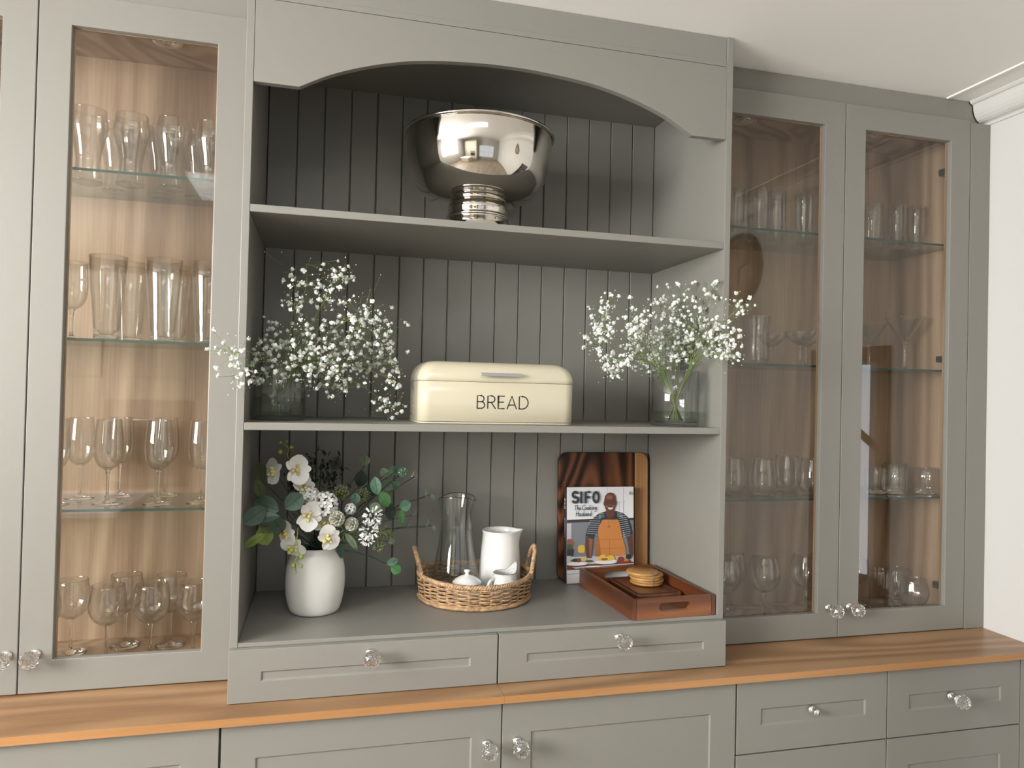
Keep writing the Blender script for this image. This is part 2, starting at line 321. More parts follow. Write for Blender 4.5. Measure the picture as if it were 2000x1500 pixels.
def arc(cx, cy, r, a0, a1, n): return [(cx + r * math.cos(a0 + (a1 - a0) * k / n), cy + r * math.sin(a0 + (a1 - a0) * k / n)) for k in range(n + 1)]
def rrect(x0, x1, y0, y1, r, n=5):
    return arc(x1 - r, y1 - r, r, 0, PI / 2, n) + arc(x0 + r, y1 - r, r, PI / 2, PI, n) + arc(x0 + r, y0 + r, r, PI, 1.5 * PI, n) + arc(x1 - r, y0 + r, r, 1.5 * PI, 2 * PI, n)
# simple stroke lettering: every glyph is a set of polylines in a box 1 high
def _a(cx, cy, rx, ry, a, b, n=12): return [(cx + rx * math.cos(math.radians(a + (b - a) * k / n)), cy + ry * math.sin(math.radians(a + (b - a) * k / n))) for k in range(n + 1)]
GLY = {
 'B': (0.62, [[(0, 0), (0, 1), (0.3, 1)] + _a(0.3, 0.76, 0.24, 0.24, 90, -90) + [(0, 0.52)], [(0.3, 0.52)] + _a(0.32, 0.26, 0.28, 0.26, 90, -90) + [(0, 0)]]),
 'R': (0.62, [[(0, 0), (0, 1), (0.3, 1)] + _a(0.3, 0.74, 0.27, 0.26, 90, -90) + [(0, 0.48)], [(0.28, 0.48), (0.62, 0)]]),
 'E': (0.5, [[(0.5, 1), (0, 1), (0, 0), (0.5, 0)], [(0, 0.52), (0.44, 0.52)]]),
 'A': (0.76, [[(0, 0), (0.38, 1), (0.76, 0)], [(0.13, 0.3), (0.63, 0.3)]]),
 'D': (0.74, [[(0, 0), (0, 1), (0.24, 1)] + _a(0.24, 0.5, 0.5, 0.5, 90, -90, 18) + [(0, 0)]]),
 'S': (0.55, [_a(0.28, 0.74, 0.26, 0.26, 35, 270, 12) + _a(0.28, 0.25, 0.28, 0.25, 85, -150, 12)]),
 'I': (0.16, [[(0.08, 0), (0.08, 1)]]),
 'F': (0.42, [[(0, 0), (0, 1), (0.44, 1)], [(0, 0.5), (0.38, 0.5)]]),
 'O': (0.66, [_a(0.33, 0.5, 0.29, 0.5, 0, 360, 24)]),
 'T': (0.5, [[(0, 0.93), (0.55, 1)], [(0.27, 0.96), (0.2, 0)]]),
 'C': (0.5, [_a(0.36, 0.5, 0.34, 0.5, 55, 300, 12)]),
 'H': (0.62, [[(0.1, 1), (0.02, -0.05)], [(0.55, 1), (0.47, 0)], [(-0.05, 0.45), (0.6, 0.55)]]),
 'h': (0.38, [[(0.1, 1), (0.02, 0)], [(0.04, 0.3), (0.18, 0.52), (0.28, 0.45), (0.28, 0), (0.38, 0.08)]]),
 'e': (0.36, [[(0.02, 0.22), (0.22, 0.32), (0.2, 0.5), (0.08, 0.45), (0.04, 0.2), (0.12, 0), (0.34, 0.1)]]),
 'o': (0.4, [_a(0.18, 0.25, 0.15, 0.25, 0, 360, 10) + [(0.4, 0.3)]]),
 'k': (0.38, [[(0.1, 1), (0.02, 0)], [(0.3, 0.5), (0.06, 0.24), (0.34, 0)]]),
 'i': (0.2, [[(0.08, 0.5), (0.05, 0.05), (0.2, 0.1)], [(0.12, 0.72), (0.13, 0.76)]]),
 'n': (0.4, [[(0.04, 0.5), (0.02, 0)], [(0.03, 0.3), (0.18, 0.5), (0.28, 0.42), (0.27, 0.02), (0.4, 0.1)]]),
 'g': (0.38, [_a(0.17, 0.27, 0.14, 0.22, 20, 350, 9), [(0.31, 0.5), (0.28, -0.3), (0.1, -0.4), (0.02, -0.25)]]),
 'u': (0.4, [[(0.04, 0.5), (0.05, 0.08), (0.15, 0), (0.28, 0.15), (0.3, 0.5)], [(0.3, 0.5), (0.29, 0), (0.4, 0.1)]]),
 's': (0.32, [[(0.26, 0.48), (0.1, 0.48), (0.08, 0.3), (0.24, 0.18), (0.2, 0), (0.02, 0.04)]]),
 'b': (0.38, [[(0.1, 1), (0.03, 0.05), (0.16, 0), (0.28, 0.2), (0.2, 0.46), (0.05, 0.3)]]),
 'a': (0.4, [_a(0.17, 0.24, 0.14, 0.24, 20, 350, 9), [(0.31, 0.5), (0.29, 0.03), (0.4, 0.1)]]),
 'd': (0.4, [_a(0.17, 0.24, 0.14, 0.24, 20, 350, 9), [(0.36, 1), (0.29, 0.03), (0.4, 0.1)]]),
}
def text(mb, s, x, z, h, wd, y, gap=0.22, mi=0, th=0.0003, slant=0.0, P=None):
    """ribbon strokes in the XZ plane facing -Y"""
    P = P or (lambda u, v, t: (u, t, v))
    x0 = x
    for ch in s:
        if ch == ' ': x += h * 0.3; continue
        wid, lines = GLY[ch]
        for ln in lines:
            pts = [Vector((x + (p[0] + slant * p[1]) * h, z + p[1] * h)) for p in ln]
            n = len(pts); Lf, Rt = [], []
            for i in range(n):
                d1 = (pts[min(i + 1, n - 1)] - pts[max(i - 1, 0)])
                if d1.length < 1e-9: d1 = Vector((1, 0))
                d1.normalize(); nr = Vector((-d1.y, d1.x)); k = 1.0
                if 0 < i < n - 1:
                    da = (pts[i] - pts[i - 1]).normalized(); k = min(2.0, 1 / max(0.45, abs(da.dot(d1))))
                ext = Vector((0, 0))
                if i == 0: ext = -d1 * wd * 0.3
                if i == n - 1: ext = d1 * wd * 0.3
                Lf.append(pts[i] + ext + nr * wd / 2 * k); Rt.append(pts[i] + ext - nr * wd / 2 * k)
            vs = [P(p.x, p.y, y) for p in Lf + Rt]
            mb.add(vs, [(i, i + 1, i + 1 + n, i + n) for i in range(n - 1)], mi)
        x += (wid + gap) * h
    return x - gap * h
# ================================================================== THE ROOM
XR, XL, YB, YF, ZF, ZC = 2.215, -2.60, 0.47, -4.60, -1.05, 1.529
def struct(mb, name, m, parent=None, bevel=0):
    o = mb.build(name, m, parent, bevel)
    if parent is None: o['kind'] = 'structure'
    return o
struct(MB().box(XL - .1, 4.4, YF - .1, YB + .12, ZF - .1, ZF), 'floor', FLOOR)
# ceiling with a skylight opening
SK = (-0.46, 0.56, -2.06, -1.54)
c = MB()
c.box(XL - .1, XR + .1, YF - .1, SK[2], ZC, ZC + .24).box(XL - .1, XR + .1, SK[3], YB + .12, ZC, ZC + .24)
c.box(XL - .1, SK[0], SK[2], SK[3], ZC, ZC + .24).box(SK[1], XR + .1, SK[2], SK[3], ZC, ZC + .24)
struct(c, 'ceiling', CEIL)
sk = MB().frame(SK[0], SK[1], SK[2], SK[3], SK[0] + .03, SK[1] - .03, SK[2] + .03, SK[3] - .03, 0, 0.02)
sk.v = [(x, z, ZC + .17 + y) for x, y, z in sk.v]
o = struct(sk, 'window_1', TRIM)
# back wall, left wall with window, garden wall with window, right wall with doorway
struct(MB().box(XL - .1, XR + .1, YB, YB + .1, ZF, ZC), 'wall_back', WALL)
def wall_hole(name, ax, t0, t1, a0, a1, h):
    m = MB()
    def bx(p0, p1, q0, q1):
        if ax == 'X': m.box(t0, t1, p0, p1, q0, q1)
        else: m.box(p0, p1, t0, t1, q0, q1)
    bx(a0, h[0], ZF, ZC); bx(h[1], a1, ZF, ZC); bx(h[0], h[1], h[3], ZC)
    if h[2] > ZF: bx(h[0], h[1], ZF, h[2])
    return struct(m, name, WALLF if name == 'wall_front' else WALL)
wall_hole('wall_left', 'X', XL - .1, XL, YF, YB, (-2.9, -.9, .40, 1.46))
wall_hole('wall_front', 'Y', YF - .1, YF, XL - .1, XR + .1, (-0.40, 1.50, -0.45, 1.10))
wall_hole('wall_right', 'X', XR, XR + .1, YF, YB, (-.645, -.305, ZF, 0.715))
def window(name, ax, t, a0, a1, z0, z1, n):
    f = MB(); e = .05
    def bx(p0, p1, q0, q1, d=.03):
        if ax == 'X': f.box(t - d, t + d, p0, p1, q0, q1)
        else: f.box(p0, p1, t - d, t + d, q0, q1)
    bx(a0, a1, z0, z0 + e); bx(a0, a1, z1 - e, z1); bx(a0, a0 + e, z0, z1); bx(a1 - e, a1, z0, z1)
    for k in range(1, n): x = a0 + (a1 - a0) * k / n; bx(x - .02, x + .02, z0, z1, .02)
    bx(a0, a1, (z0 + z1) / 2 - .015, (z0 + z1) / 2 + .015, .02)
    struct(f, name, TRIM)
window('window_2', 'X', XL - .02, -2.9, -.9, .40, 1.46, 3)
window('window_3', 'Y', YF + .02, -0.40, 1.50, -0.45, 1.10, 3)
# doorway lining in dark wood and the bright hall beyond
DW = mat('dark_door_wood', (0.075, 0.028, 0.014), 0.4, var=0.2, vscale=20)
d = MB()
for y0, y1, z0, z1 in ((-.31, -.255, ZF, .77), (-.695, -.64, ZF, .77), (-.695, -.255, .71, .77)): d.box(XR - .016, XR + .11, y0, y1, z0, z1)
o = struct(d, 'door_1', DW, bevel=.003)
h = MB().box(3.9, 4.0, YF, 1.0, ZF, ZC).box(XR + .1, 4.0, 1.0, 1.1, ZF, ZC).box(XR + .1, 4.0, YF - .1, YF, ZF, ZC).box(XR + .1, 4.0, YF, 1.1, ZC, ZC + .1)
struct(h, 'wall_hall', WALL)
rail = thing('stair_rail', 'dark metal stair handrail seen through the doorway', 'handrail', (3.1, -1.0, ZF))
m = MB().tube([(3.1, -2.4, 0.9), (3.1, 0.2, -0.55)], 0.022, 8)
part(m, 'handrail', DARKM, rail)
for k in range(5):
    y = -2.2 + k * .5; part(MB().tube([(3.1, y, ZF), (3.1, y, 0.9 - (y + 2.4) * 0.558)], 0.01, 6), 'baluster', DARKM, rail)
# skirting, coving on the right wall and the thin ceiling batten beside it
struct(MB().prism([(0, 0), (-.018, 0), (-.018, .09), (-.012, .11), (0, .12)], 'Y', 0, 1), 'baseboard_right', TRIM)
bpy.data.objects['baseboard_right'].data.transform(Matrix.Translation((XR, -0.252, ZF)) @ Matrix.Scale(0.18, 4, (0, 1, 0)))
cv = [(0, -.078), (-.006, -.078), (-.009, -.070), (-.014, -.068)] + [(-.014 - .034 * math.sin(t * PI / 12) * 1.0, -.068 + .052 * (1 - math.cos(t * PI / 12)) * 1.0) for t in range(1, 7)] + [(-.050, -.012), (-.056, -.010), (-.061, -.004), (-.061, 0), (0, 0)]
def coving(name, run, ax):
    m = MB()
    m.prism([(x, z) for x, z in cv], 'Y', run[0], run[1])
    return m
m = coving('t', (YF, .149), 'Y'); m.v = [(XR + x, y, ZC + z) for x, y, z in m.v]
struct(m, 'trim_1', TRIM)
struct(MB().prism([(2.062, ZC + .001), (2.064, ZC - .004), (2.072, ZC - .004), (2.074, ZC + .001)], 'Y', YF, .149), 'trim_2', CEIL)
# ================================================================== CABINETRY (z = 0 is just above the dresser counter)
HW, T, HD = 1.2, 0.0173, 0.4526
ZW, WT, YW = -0.1478, 0.0175, -0.0888
S1, S2, CT = 0.9757, 0.4796, -0.0176
def knob_mesh(crystal=True, r=.0205, reach=.0425):
    """axis along -Y, base at the origin"""
    m = MB()
    R = Matrix.Rotation(PI / 2, 4, 'X')
    m.lathe([(0, 0), (.0115, 0), (.0115, .003), (.0085, .0055), (.0055, .008), (.0052, .016), (.0075, .019), (.0095, .021), (.0095, .024), (.006, .026), (0, .026)], 20, 0, R)
    if crystal:
        zc = reach
        prof = [(0, zc - r * .86), (r * .5, zc - r * .80), (r * .84, zc - r * .45), (r, zc), (r * .86, zc + r * .46), (r * .55, zc + r * .78), (r * .30, zc + r * .86), (0, zc + r * .86)]
        for k, (a, b) in enumerate(zip(prof[:-1], prof[1:])): pass
        vs = []; rows = []; n = 10
        for k, (rr, z) in enumerate(prof):
            if rr == 0: rows.append([len(vs)]); vs.append((0, 0, z))
            else:
                rows.append([len(vs) + q for q in range(n)])
                for q in range(n): a = 2 * PI * (q + .5 * (k % 2)) / n; vs.append((rr * math.cos(a), rr * math.sin(a), z))
        fs = []
        for k in range(len(rows) - 1):
            A, B = rows[k], rows[k + 1]
            for q in range(n):
                j = (q + 1) % n
                if len(A) == 1: fs.append((A[0], B[j], B[q]))
                elif len(B) == 1: fs.append((A[q], A[j], B[0]))
                elif k % 2 == 0: fs += [(A[q], B[q], A[q]) if False else (A[q], B[j], B[q]), (A[q], A[j], B[j])] if False else [(A[q], A[j], B[q]), (A[j], B[j], B[q])]
                else: fs += [(A[q], B[j], B[q]), (A[q], A[j], B[j])]
        m.add(vs, fs, 1, False, R)
    return m
KM = knob_mesh().mesh('crystal_knob', [CHROME, CRYST])
KP = knob_mesh(False).mesh('plain_knob', [CHROME, CRYST])
def knob(parent, x, y, z, me=None, name='knob', label=None):
    root = parent
    while root.parent: root = root.parent
    o = place(name, me or KM, parent, Matrix.Translation(Vector((x, y, z)) - Vector(root.location)))
    return tag(o, label=label)
# ---- the open dresser in the middle
dr = thing('dresser', 'tall grey open dresser with arched top, two shelves and two shallow drawers', 'dresser', (0.6, 0.2, ZW))
part(MB().box(-T, 0, 0, HD, CT - .01, ZC - .001), 'side_panel', PAINT, dr, .0012)
part(MB().box(HW, HW + T, 0, HD, CT - .01, ZC - .001), 'side_panel', PAINT, dr, .0012)
part(MB().box(-T + .001, HW + T - .001, .002, HD, ZW + .002, CT - .0101), 'drawer_carcass', PAINT, dr)
part(MB().box(.0005, HW - .0005, .0, HD, CT - .0095, CT), 'counter_board', PAINT, dr, .001)
for z in (S1, S2): part(MB().box(.0004, HW - .0004, .001, HD - .001, z - T, z), 'shelf', PAINT, dr, .0012)
TOPZ = 1.437
part(MB().box(.0004, HW - .0004, .022, HD - .001, TOPZ, TOPZ + T), 'top_board', PAINT, dr)
av = [(0, 1.2549), (.1008, 1.2545), (.163, 1.2879), (.2323, 1.3155), (.3154, 1.3398), (.4007, 1.3555), (.5137, 1.3655), (.60, 1.3680), (.6863, 1.3655), (.7993, 1.3555), (.8846, 1.3398), (.9677, 1.3155), (1.037, 1.2879), (1.0992, 1.2520), (HW, 1.2520)]
def sm(P):
    out = P[:2]
    Q = P[1:-1]
    for i in range(1, len(P) - 2):
        p0, p1, p2, p3 = P[max(i - 1, 1)], P[i], P[i + 1], P[min(i + 2, len(P) - 2)]
        for t in (0.25, .5, .75, 1):
            out.append(tuple(.5 * ((2 * p1[q]) + (-p0[q] + p2[q]) * t + (2 * p0[q] - 5 * p1[q] + 4 * p2[q] - p3[q]) * t * t + (-p0[q] + 3 * p1[q] - 3 * p2[q] + p3[q]) * t ** 3) for q in (0, 1)))
    return out + [P[-1]]
av = sm(av); av[0] = (.0006, av[0][1]); av[-1] = (HW - .0006, av[-1][1])
m = MB()
n = len(av); top = 1.4470
vs = [(x, y, z) for y in (.0005, .0195) for x, z in av] + [(x, y, top) for y in (.0005, .0195) for x, z in av]
fs = []
for i in range(n - 1):
    fs += [(i, i + 1, 2 * n + i + 1, 2 * n + i), (n + i, 3 * n + i, 3 * n + i + 1, n + i + 1), (i, n + i, n + i + 1, i + 1), (2 * n + i, 2 * n + i + 1, 3 * n + i + 1, 3 * n + i)]
fs += [(0, 2 * n, 3 * n, n), (n - 1, 2 * n - 1, 4 * n - 1, 3 * n - 1)]
m.add(vs, fs)
part(m, 'arched_valance', PAINT, dr, .001)
part(MB().box(.0006, HW - .0006, .0015, .0195, 1.4485, 1.4625), 'fascia_strip', PAINT, dr, .0008)
part(MB().box(.0006, HW - .0006, .0045, .0195, 1.4635, ZC - .001), 'fascia', PAINT, dr, .0008)
# tongue and groove back: sixteen planks, each with chamfered edges
edges = [0.0006, .0815, .157, .2325, .3080, .3825, .4555, .5295, .6030, .6775, .7515, .8255, .9000, .9740, 1.0480, 1.1225, HW - .0006]
for a, b in zip(edges[:-1], edges[1:]):
    c = .0036
    yf, yb = HD - .010, HD
    m = MB().prism([(a + .0006, yb), (a + .0006, yf + c), (a + .0006 + c * .7, yf), (b - .0006 - c * .7, yf), (b - .0006, yf + c), (b - .0006, yb)], 'Z', CT - .009, TOPZ + .001)
    part(m, 'plank', PAINT, dr)
for x0, x1, i0, i1, kx in ((-T, .5975, .053, .531, .2936), (.6008, HW + T, .6725, 1.1525, .9118)):
    dw = part(MB().panel(x0, x1, ZW + .002, -.0274, i0, i1, -.0995, -.0778, -.0173, .0015), 'drawer', PAINT, dr, .001)
    knob(dw, kx, -.0173, -.0525)
# ---- glass fronted wall cabinets
def downlight(parent, x, y, z):
    m = MB()
    m.lathe([(.019, 0), (.036, 0), (.038, -.002), (.035, -.0045), (.027, -.003), (.020, .0)], 32, 0, Matrix.Translation((x, y, z)), closed=True)
    d = part(m, 'downlight', CHROME, parent)
    g = MB().lathe([(0, -.001), (.006, -.003), (.012, -.002), (.018, -.004), (.0195, .0)], 14, 0, Matrix.Translation((x, y, z)), smooth=False)
    part(g, 'lamp_face', mat('lamp_glass_%d' % len(bpy.data.materials), (0.8, 0.8, 0.8), 0.1, 0.85), d)
P = 0.1274
DZ0, DZ1, OZ0, OZ1 = -0.1448, 1.4565, -0.0710, 1.3840
def glass_cabinet(label, x0, x1, doors, lights, hinge_side):
    cb = thing('glass_cabinet', label, 'cabinet', ((x0 + x1) / 2, .3, ZW))
    xi0, xi1 = x0 + .016, x1 - .016
    m = MB().box(x0, xi0, P + .021, HD - .002, ZW + .001, 1.4425).box(xi1, x1, P + .021, HD - .002, ZW + .001, 1.4425)
    m.box(xi0, xi1, P + .021, HD - .002, ZW + .001, -.127).box(xi0, xi1, P + .045, HD - .002, 1.440, 1.458)
    part(m, 'carcass', OAKV, cb)
    part(MB().box(xi0, xi1, HD - .0115, HD - .002, -.127, 1.440), 'back_panel', OAKV, cb)
    part(MB().box(x0, x1, P + .025, P + .043, DZ1 - .012, ZC - .001), 'fascia', PAINT, cb, .0008)
    for z in (1.0655, .6650, .2640):
        s = part(MB().box(xi0 + .001, xi1 - .001, P + .036, HD - .014, z - .006, z), 'glass_shelf', SHELFG, cb)
        part(MB().box(xi0 + .001, xi1 - .001, P + .0348, P + .0359, z - .0062, z + .0001), 'shelf_edge', EDGEG, s)
    for k, (a, b, i0, i1, kx) in enumerate(doors):
        d = part(MB().frame(a + .0012, b - .0012, DZ0, DZ1, i0, i1, OZ0, OZ1, P, P + .0205), 'door', PAINT, cb, .0016)
        part(MB().box(i0 - .008, i1 + .008, P + .0128, P + .0160, OZ0 - .008, OZ1 + .008), 'pane', PANE, d)
        part(MB().frame(i0 - .016, i1 + .016, OZ0 - .016, OZ1 + .016, i0 + .003, i1 - .003, OZ0 - .002, OZ1 - .001, P + .0168, P + .0215), 'glazing_bead', OAKV, d)
        knob(d, kx, P, -.0555)
        if hinge_side[k]:
            hx = b - .022 if hinge_side[k] > 0 else a + .022
            for hz in (1.300, .700, -.020):
                part(MB().box(hx - .040 if hinge_side[k] > 0 else hx, hx if hinge_side[k] > 0 else hx + .040, P + .024, P + .062, hz - .010, hz + .010).box(hx - .052, hx - .030, P + .028, P + .050, hz - .006, hz + .006), 'hinge', DARKM, d, .001)
    for x, y in lights: downlight(cb, x, y, 1.4398)
    return cb
left_cab = glass_cabinet('grey glass door cabinet left of the open dresser, holding beer and champagne glasses', -.941, -T - .001,
    [(-.941, -.4787, -.868, -.550, -.5005), (-.4787, -T - .001, -.4095, -.0945, -.4430)], [(-.2367, .2767), (-.70, .2767)], (0, 0))
right_cab = glass_cabinet('pair of grey glass doors right of the open dresser, hinged beside the filler strip', HW + T + .001, 2.138,
    [(HW + T + .001, 1.6758, 1.290, 1.6045, 1.6400), (1.6758, 2.138, 1.7470, 2.0635, 1.7126)], [(1.4427, .304), (1.917, .304)], (0, 1))
right_cab2 = part(MB().box(2.1392, XR - .0006, P, P + .020, ZW + .001, 1.4510).box(2.1392, XR - .0006, P + .0195, HD, ZW + .001, 1.4405), 'filler_strip', PAINT, right_cab, .001)
fe = [(2.138, DZ1 - .012), (2.2144, DZ1 - .012), (2.2070, DZ1 - .004)] + [(XR + x - .0006, ZC + z - .0006) for x, z in cv[1:-1]]
part(MB().prism([(x, min(z, ZC - .001)) for x, z in fe] + [(2.138, ZC - .001)], 'Y', P + .025, P + .043), 'fascia', PAINT, right_cab)
# ---- worktop in two joined boards
wt = thing('worktop', 'long oak worktop running under the grey dresser and cabinets, joined in the middle', 'worktop', (0.6, 0.1, ZW - WT))
for a, b in ((-2.2, .5998), (.6003, XR - .0005)):
    bd = part(MB().box(a, b, YW + .0012, YB - .001, ZW - WT, ZW), 'board', OAKT, wt, .0008)
    part(MB().box(a, b, YW, YW + .0011, ZW - WT, ZW - .0004), 'edge_band', OAKE, bd)
# ---- base cabinets
BY = -.069
def base_unit(label, x0, x1, name='base_cabinet'):
    cb = thing(name, label, 'cabinet', ((x0 + x1) / 2, .2, ZF))
    part(MB().box(x0, x1, BY + .0205, YB - .002, ZF + .12, ZW - WT - .0005).box(x0, x1, BY + .07, BY + .085, ZF, ZF + .12), 'carcass', PAINT, cb)
    return cb
DT = ZW - WT - .004
b1 = base_unit('grey base cabinet below the left glass cabinet, cut by the photo corner', -1.50, -.0245)
for a, b in ((-1.498, -.762), (-.760, -.0262)):
    part(MB().panel(a, b, ZF + .13, DT, a + .075, b - .075, ZF + .21, -.2440, BY, BY + .020), 'door', PAINT, b1, .0012)
b2 = base_unit('wide grey base cabinet with two crystal knobs below the dresser', -.0230, 1.2190)
for a, b, kx in ((-.0215, .5985, .5625), (.6010, 1.2175, .6370)):
    d = part(MB().panel(a, b, ZF + .13, DT, a + .071, b - .071, ZF + .21, -.2450, BY, BY + .020), 'door', PAINT, b2, .0012)
    knob(d, kx, BY, -.2640)
b3 = base_unit('grey drawer unit under the right glass cabinet with one bare metal knob', 1.2205, 2.1365, 'drawer_unit')
for a, b, kx, me in ((1.2220, 1.6795, 1.4430, KP), (1.6825, 2.1350, 1.8900, KM)):
    d = part(MB().panel(a, b, -.3560, DT, a + .070, b - .068, -.2870, -.2440, BY, BY + .020), 'drawer', PAINT, b3, .0012)
    knob(d, kx, BY, -.2575, me, label='bare metal knob without its crystal' if me is KP else None)
    for z1, z0, ins in ((-.3595, -.640, .075), (-.6435, ZF + .13, .075)):
        d = part(MB().panel(a, b, z0, z1, a + .070, b - .068, z0 + ins, z1 - ins, BY, BY + .020), 'drawer', PAINT, b3, .0012)
        knob(d, (a + b) / 2, BY, (z0 + z1) / 2 + .02)
part(MB().box(2.1380, XR - .0006, BY, BY + .020, ZF + .001, DT), 'filler_strip', PAINT, b3, .001)
# ---- tall kitchen unit on the far side of the room (seen only as a reflection in the panes)
CREAMK = mat('cream_kitchen_paint', (0.62, 0.57, 0.46), 0.5)
ku = thing('oven_housing', 'cream tall kitchen unit with a built-in oven across the room', 'cabinet', (-1.1, -4.3, ZF))
part(MB().box(-2.20, -.62, YF + .002, -4.02, ZF, 1.40), 'carcass', CREAMK, ku, .002)
for a, b in ((-2.19, -1.42), (-1.40, -.64)):
    for z0, z1 in ((.62, 1.38), (ZF + .1, -.62)):
        m = MB().panel(a, b, z0, z1, a + .07, b - .07, z0 + .07, z1 - .07, 0, .018)
        m.v = [(x, -4.001 - y, z) for x, y, z in m.v]
        part(m, 'door', CREAMK, ku, .002)
ov = part(MB().box(-1.39, -.79, -4.019, -3.995, -.20, .45), 'oven', mat('oven_steel', (0.30, 0.29, 0.28), 0.3, 1.0), ku, .003)
part(MB().box(-1.33, -.85, -3.9945, -3.990, -.12, .25), 'oven_window', BLACK, ov)
part(MB().tube([(-1.34, -3.96, .30), (-.84, -3.96, .30)], .009, 8), 'oven_handle', CHROME, ov)
part(MB().tube([(-1.18, -4.00, -.66), (-1.13, -3.97, -.68), (-1.08, -4.00, -.66)], .012, 8), 'cup_handle', CHROME, ku)
# ---- wall clock on the right hand wall
ck = thing('wall_clock', 'round wooden wall clock with a dark rim, mirrored in the first right glass door', 'clock', (XR, -1.27, 1.215))
RX = Matrix.Translation((XR, -1.27, 1.215)) @ Matrix.Rotation(-PI / 2, 4, 'Y')
part(MB().lathe([(0, .001), (.175, .001), (.178, .03), (.165, .034), (.160, .018), (0, .018)], 48, 0, RX), 'rim', mat('dark_clock_rim', (.09, .075, .06), .4), ck)
part(MB().lathe([(0, .0185), (.159, .0185), (.159, .020), (0, .020)], 48, 0, RX), 'dial', wood('clock_dial_wood', (.25, .17, .10), (.36, .25, .15), (.45, .33, .21), 'Z'), ck)
part(MB().tube([(XR - .022, -1.27, 1.215), (XR - .022, -1.19, 1.235)], .003, 5), 'minute_hand', BLACK, ck)
part(MB().tube([(XR - .024, -1.27, 1.215), (XR - .024, -1.27, 1.13)], .004, 5), 'hour_hand', BLACK, ck)
for k in range(12):
    a = k * PI / 6
    part(MB().tube([(XR - .021, -1.27 + .13 * math.sin(a), 1.215 + .13 * math.cos(a)), (XR - .021, -1.27 + .148 * math.sin(a), 1.215 + .148 * math.cos(a))], .003, 4), 'hour_mark', BLACK, ck)
# ---- sockets, island: low oak-topped unit in the room
isl = thing('kitchen_island', 'white topped kitchen island standing in the room opposite the cabinets', 'island', (-1.35, -2.9, ZF))
part(MB().box(-1.75, -.95, -3.3, -2.45, ZF, -.17), 'body', CREAMK, isl, .003)
part(MB().box(-1.80, -.90, -3.35, -2.40, -.17, -.14), 'top', mat('white_stone', (.75, .75, .77), .2), isl, .003)
# ================================================================== GLASSWARE IN THE CABINETS
def shell(outer, t=.0016, zin=None, solid=0.0):
    """closed thin-walled profile: outer from the foot up to the lip, then back down inside to height `solid`"""
    inner = [(max(r - t, 0.0004), z) for r, z in outer if z > solid + 1e-6]
    lip = [(outer[-1][0] - t / 2, outer[-1][1] + t * .35)]
    r0 = inner[0][0]
    return [(0, 0)] + outer + lip + inner[::-1] + [(r0 * .5, solid + .0004), (0, solid)]
def goblet(h, bowl, stem_h, foot_r, stem_r=.0034, t=.0011):
    """bowl: list of (r, fraction of the bowl height); returns (bowl shell, solid foot and stem)"""
    bh = h - stem_h
    foot = [(0, 0), (foot_r * .97, 0), (foot_r, .0012), (foot_r * .6, .0030), (foot_r * .22, .0062), (stem_r * 1.25, .013), (stem_r, .022), (stem_r, stem_h - .018), (stem_r * 1.5, stem_h - .006), (stem_r * 2.2, stem_h - .0002), (0, stem_h)]
    out = [(r, stem_h + f * bh) for r, f in bowl]
    inner = [(max(r - t, .0004), stem_h + f * bh + (.003 if f < .2 else 0)) for r, f in bowl]
    return [(0, stem_h + .0003)] + out + [(bowl[-1][0] - t / 2, h + .0004)] + inner[::-1] + [(0, stem_h + .005)], foot
def smooth_prof(P, n=3):
    o = [P[0]]
    for i in range(len(P) - 1):
        p0, p1, p2, p3 = P[max(i - 1, 0)], P[i], P[i + 1], P[min(i + 2, len(P) - 1)]
        for k in range(1, n + 1):
            t = k / n
            o.append(tuple(.5 * ((2 * p1[q]) + (-p0[q] + p2[q]) * t + (2 * p0[q] - 5 * p1[q] + 4 * p2[q] - p3[q]) * t * t + (-p0[q] + 3 * p1[q] - 3 * p2[q] + p3[q]) * t ** 3) for q in (0, 1)))
    return o
def gmesh(name, prof, seg=36, f=None):
    m = MB()
    if isinstance(prof, tuple): m.lathe(prof[0], seg, 0, f=f).lathe(prof[1], max(24, seg // 2), 1)
    else:
        m.lathe(prof, seg, 0, f=f)
        m.lathe([(0, .0008)] + [(max(r - .0008, .0005), z) for r, z in prof[1:] if .0005 < z <= max(prof[-1][1], .004) + .0005][:4] + [(0, max(prof[-1][1], .004))], seg, 1)
    return m.mesh(name, [CLEAR, SOLID])
def fixn(me):
    bm = bmesh.new(); bm.from_mesh(me); bmesh.ops.recalc_face_normals(bm, faces=bm.faces); bm.to_mesh(me); bm.free(); return me
def cut_f(n, d): return lambda p, a, r, z: (p[0] * (1 + d * math.cos(n * a)), p[1] * (1 + d * math.cos(n * a)), p[2])
GM = {}
GM['beer'] = gmesh('beer_glass', shell(smooth_prof([(.031, 0), (.034, .004), (.032, .012), (.028, .035), (.0275, .060), (.033, .095), (.0415, .128), (.0425, .145), (.0395, .165), (.0385, .180)]), .0020, solid=.012))
GM['beer_big'] = gmesh('beer_glass', [(r * 1.04, z * 1.04) for r, z in shell(smooth_prof([(.031, 0), (.034, .004), (.032, .012), (.028, .035), (.0275, .060), (.033, .095), (.0415, .128), (.0425, .145), (.0395, .165), (.0385, .180)]), .0020, solid=.012)])
GM['pint'] = gmesh('pint_glass', shell([(.0275, 0), (.0290, .003), (.0290, .010), (.0285, .014), (.0300, .030), (.0350, .100), (.0400, .160), (.0440, .207)], .0022, solid=.016))
GM['flute'] = gmesh('champagne_flute', goblet(.208, smooth_prof([(.010, .0), (.022, .07), (.0300, .20), (.0330, .38), (.0325, .60), (.0295, .85), (.0275, 1)]), .085, .0350))
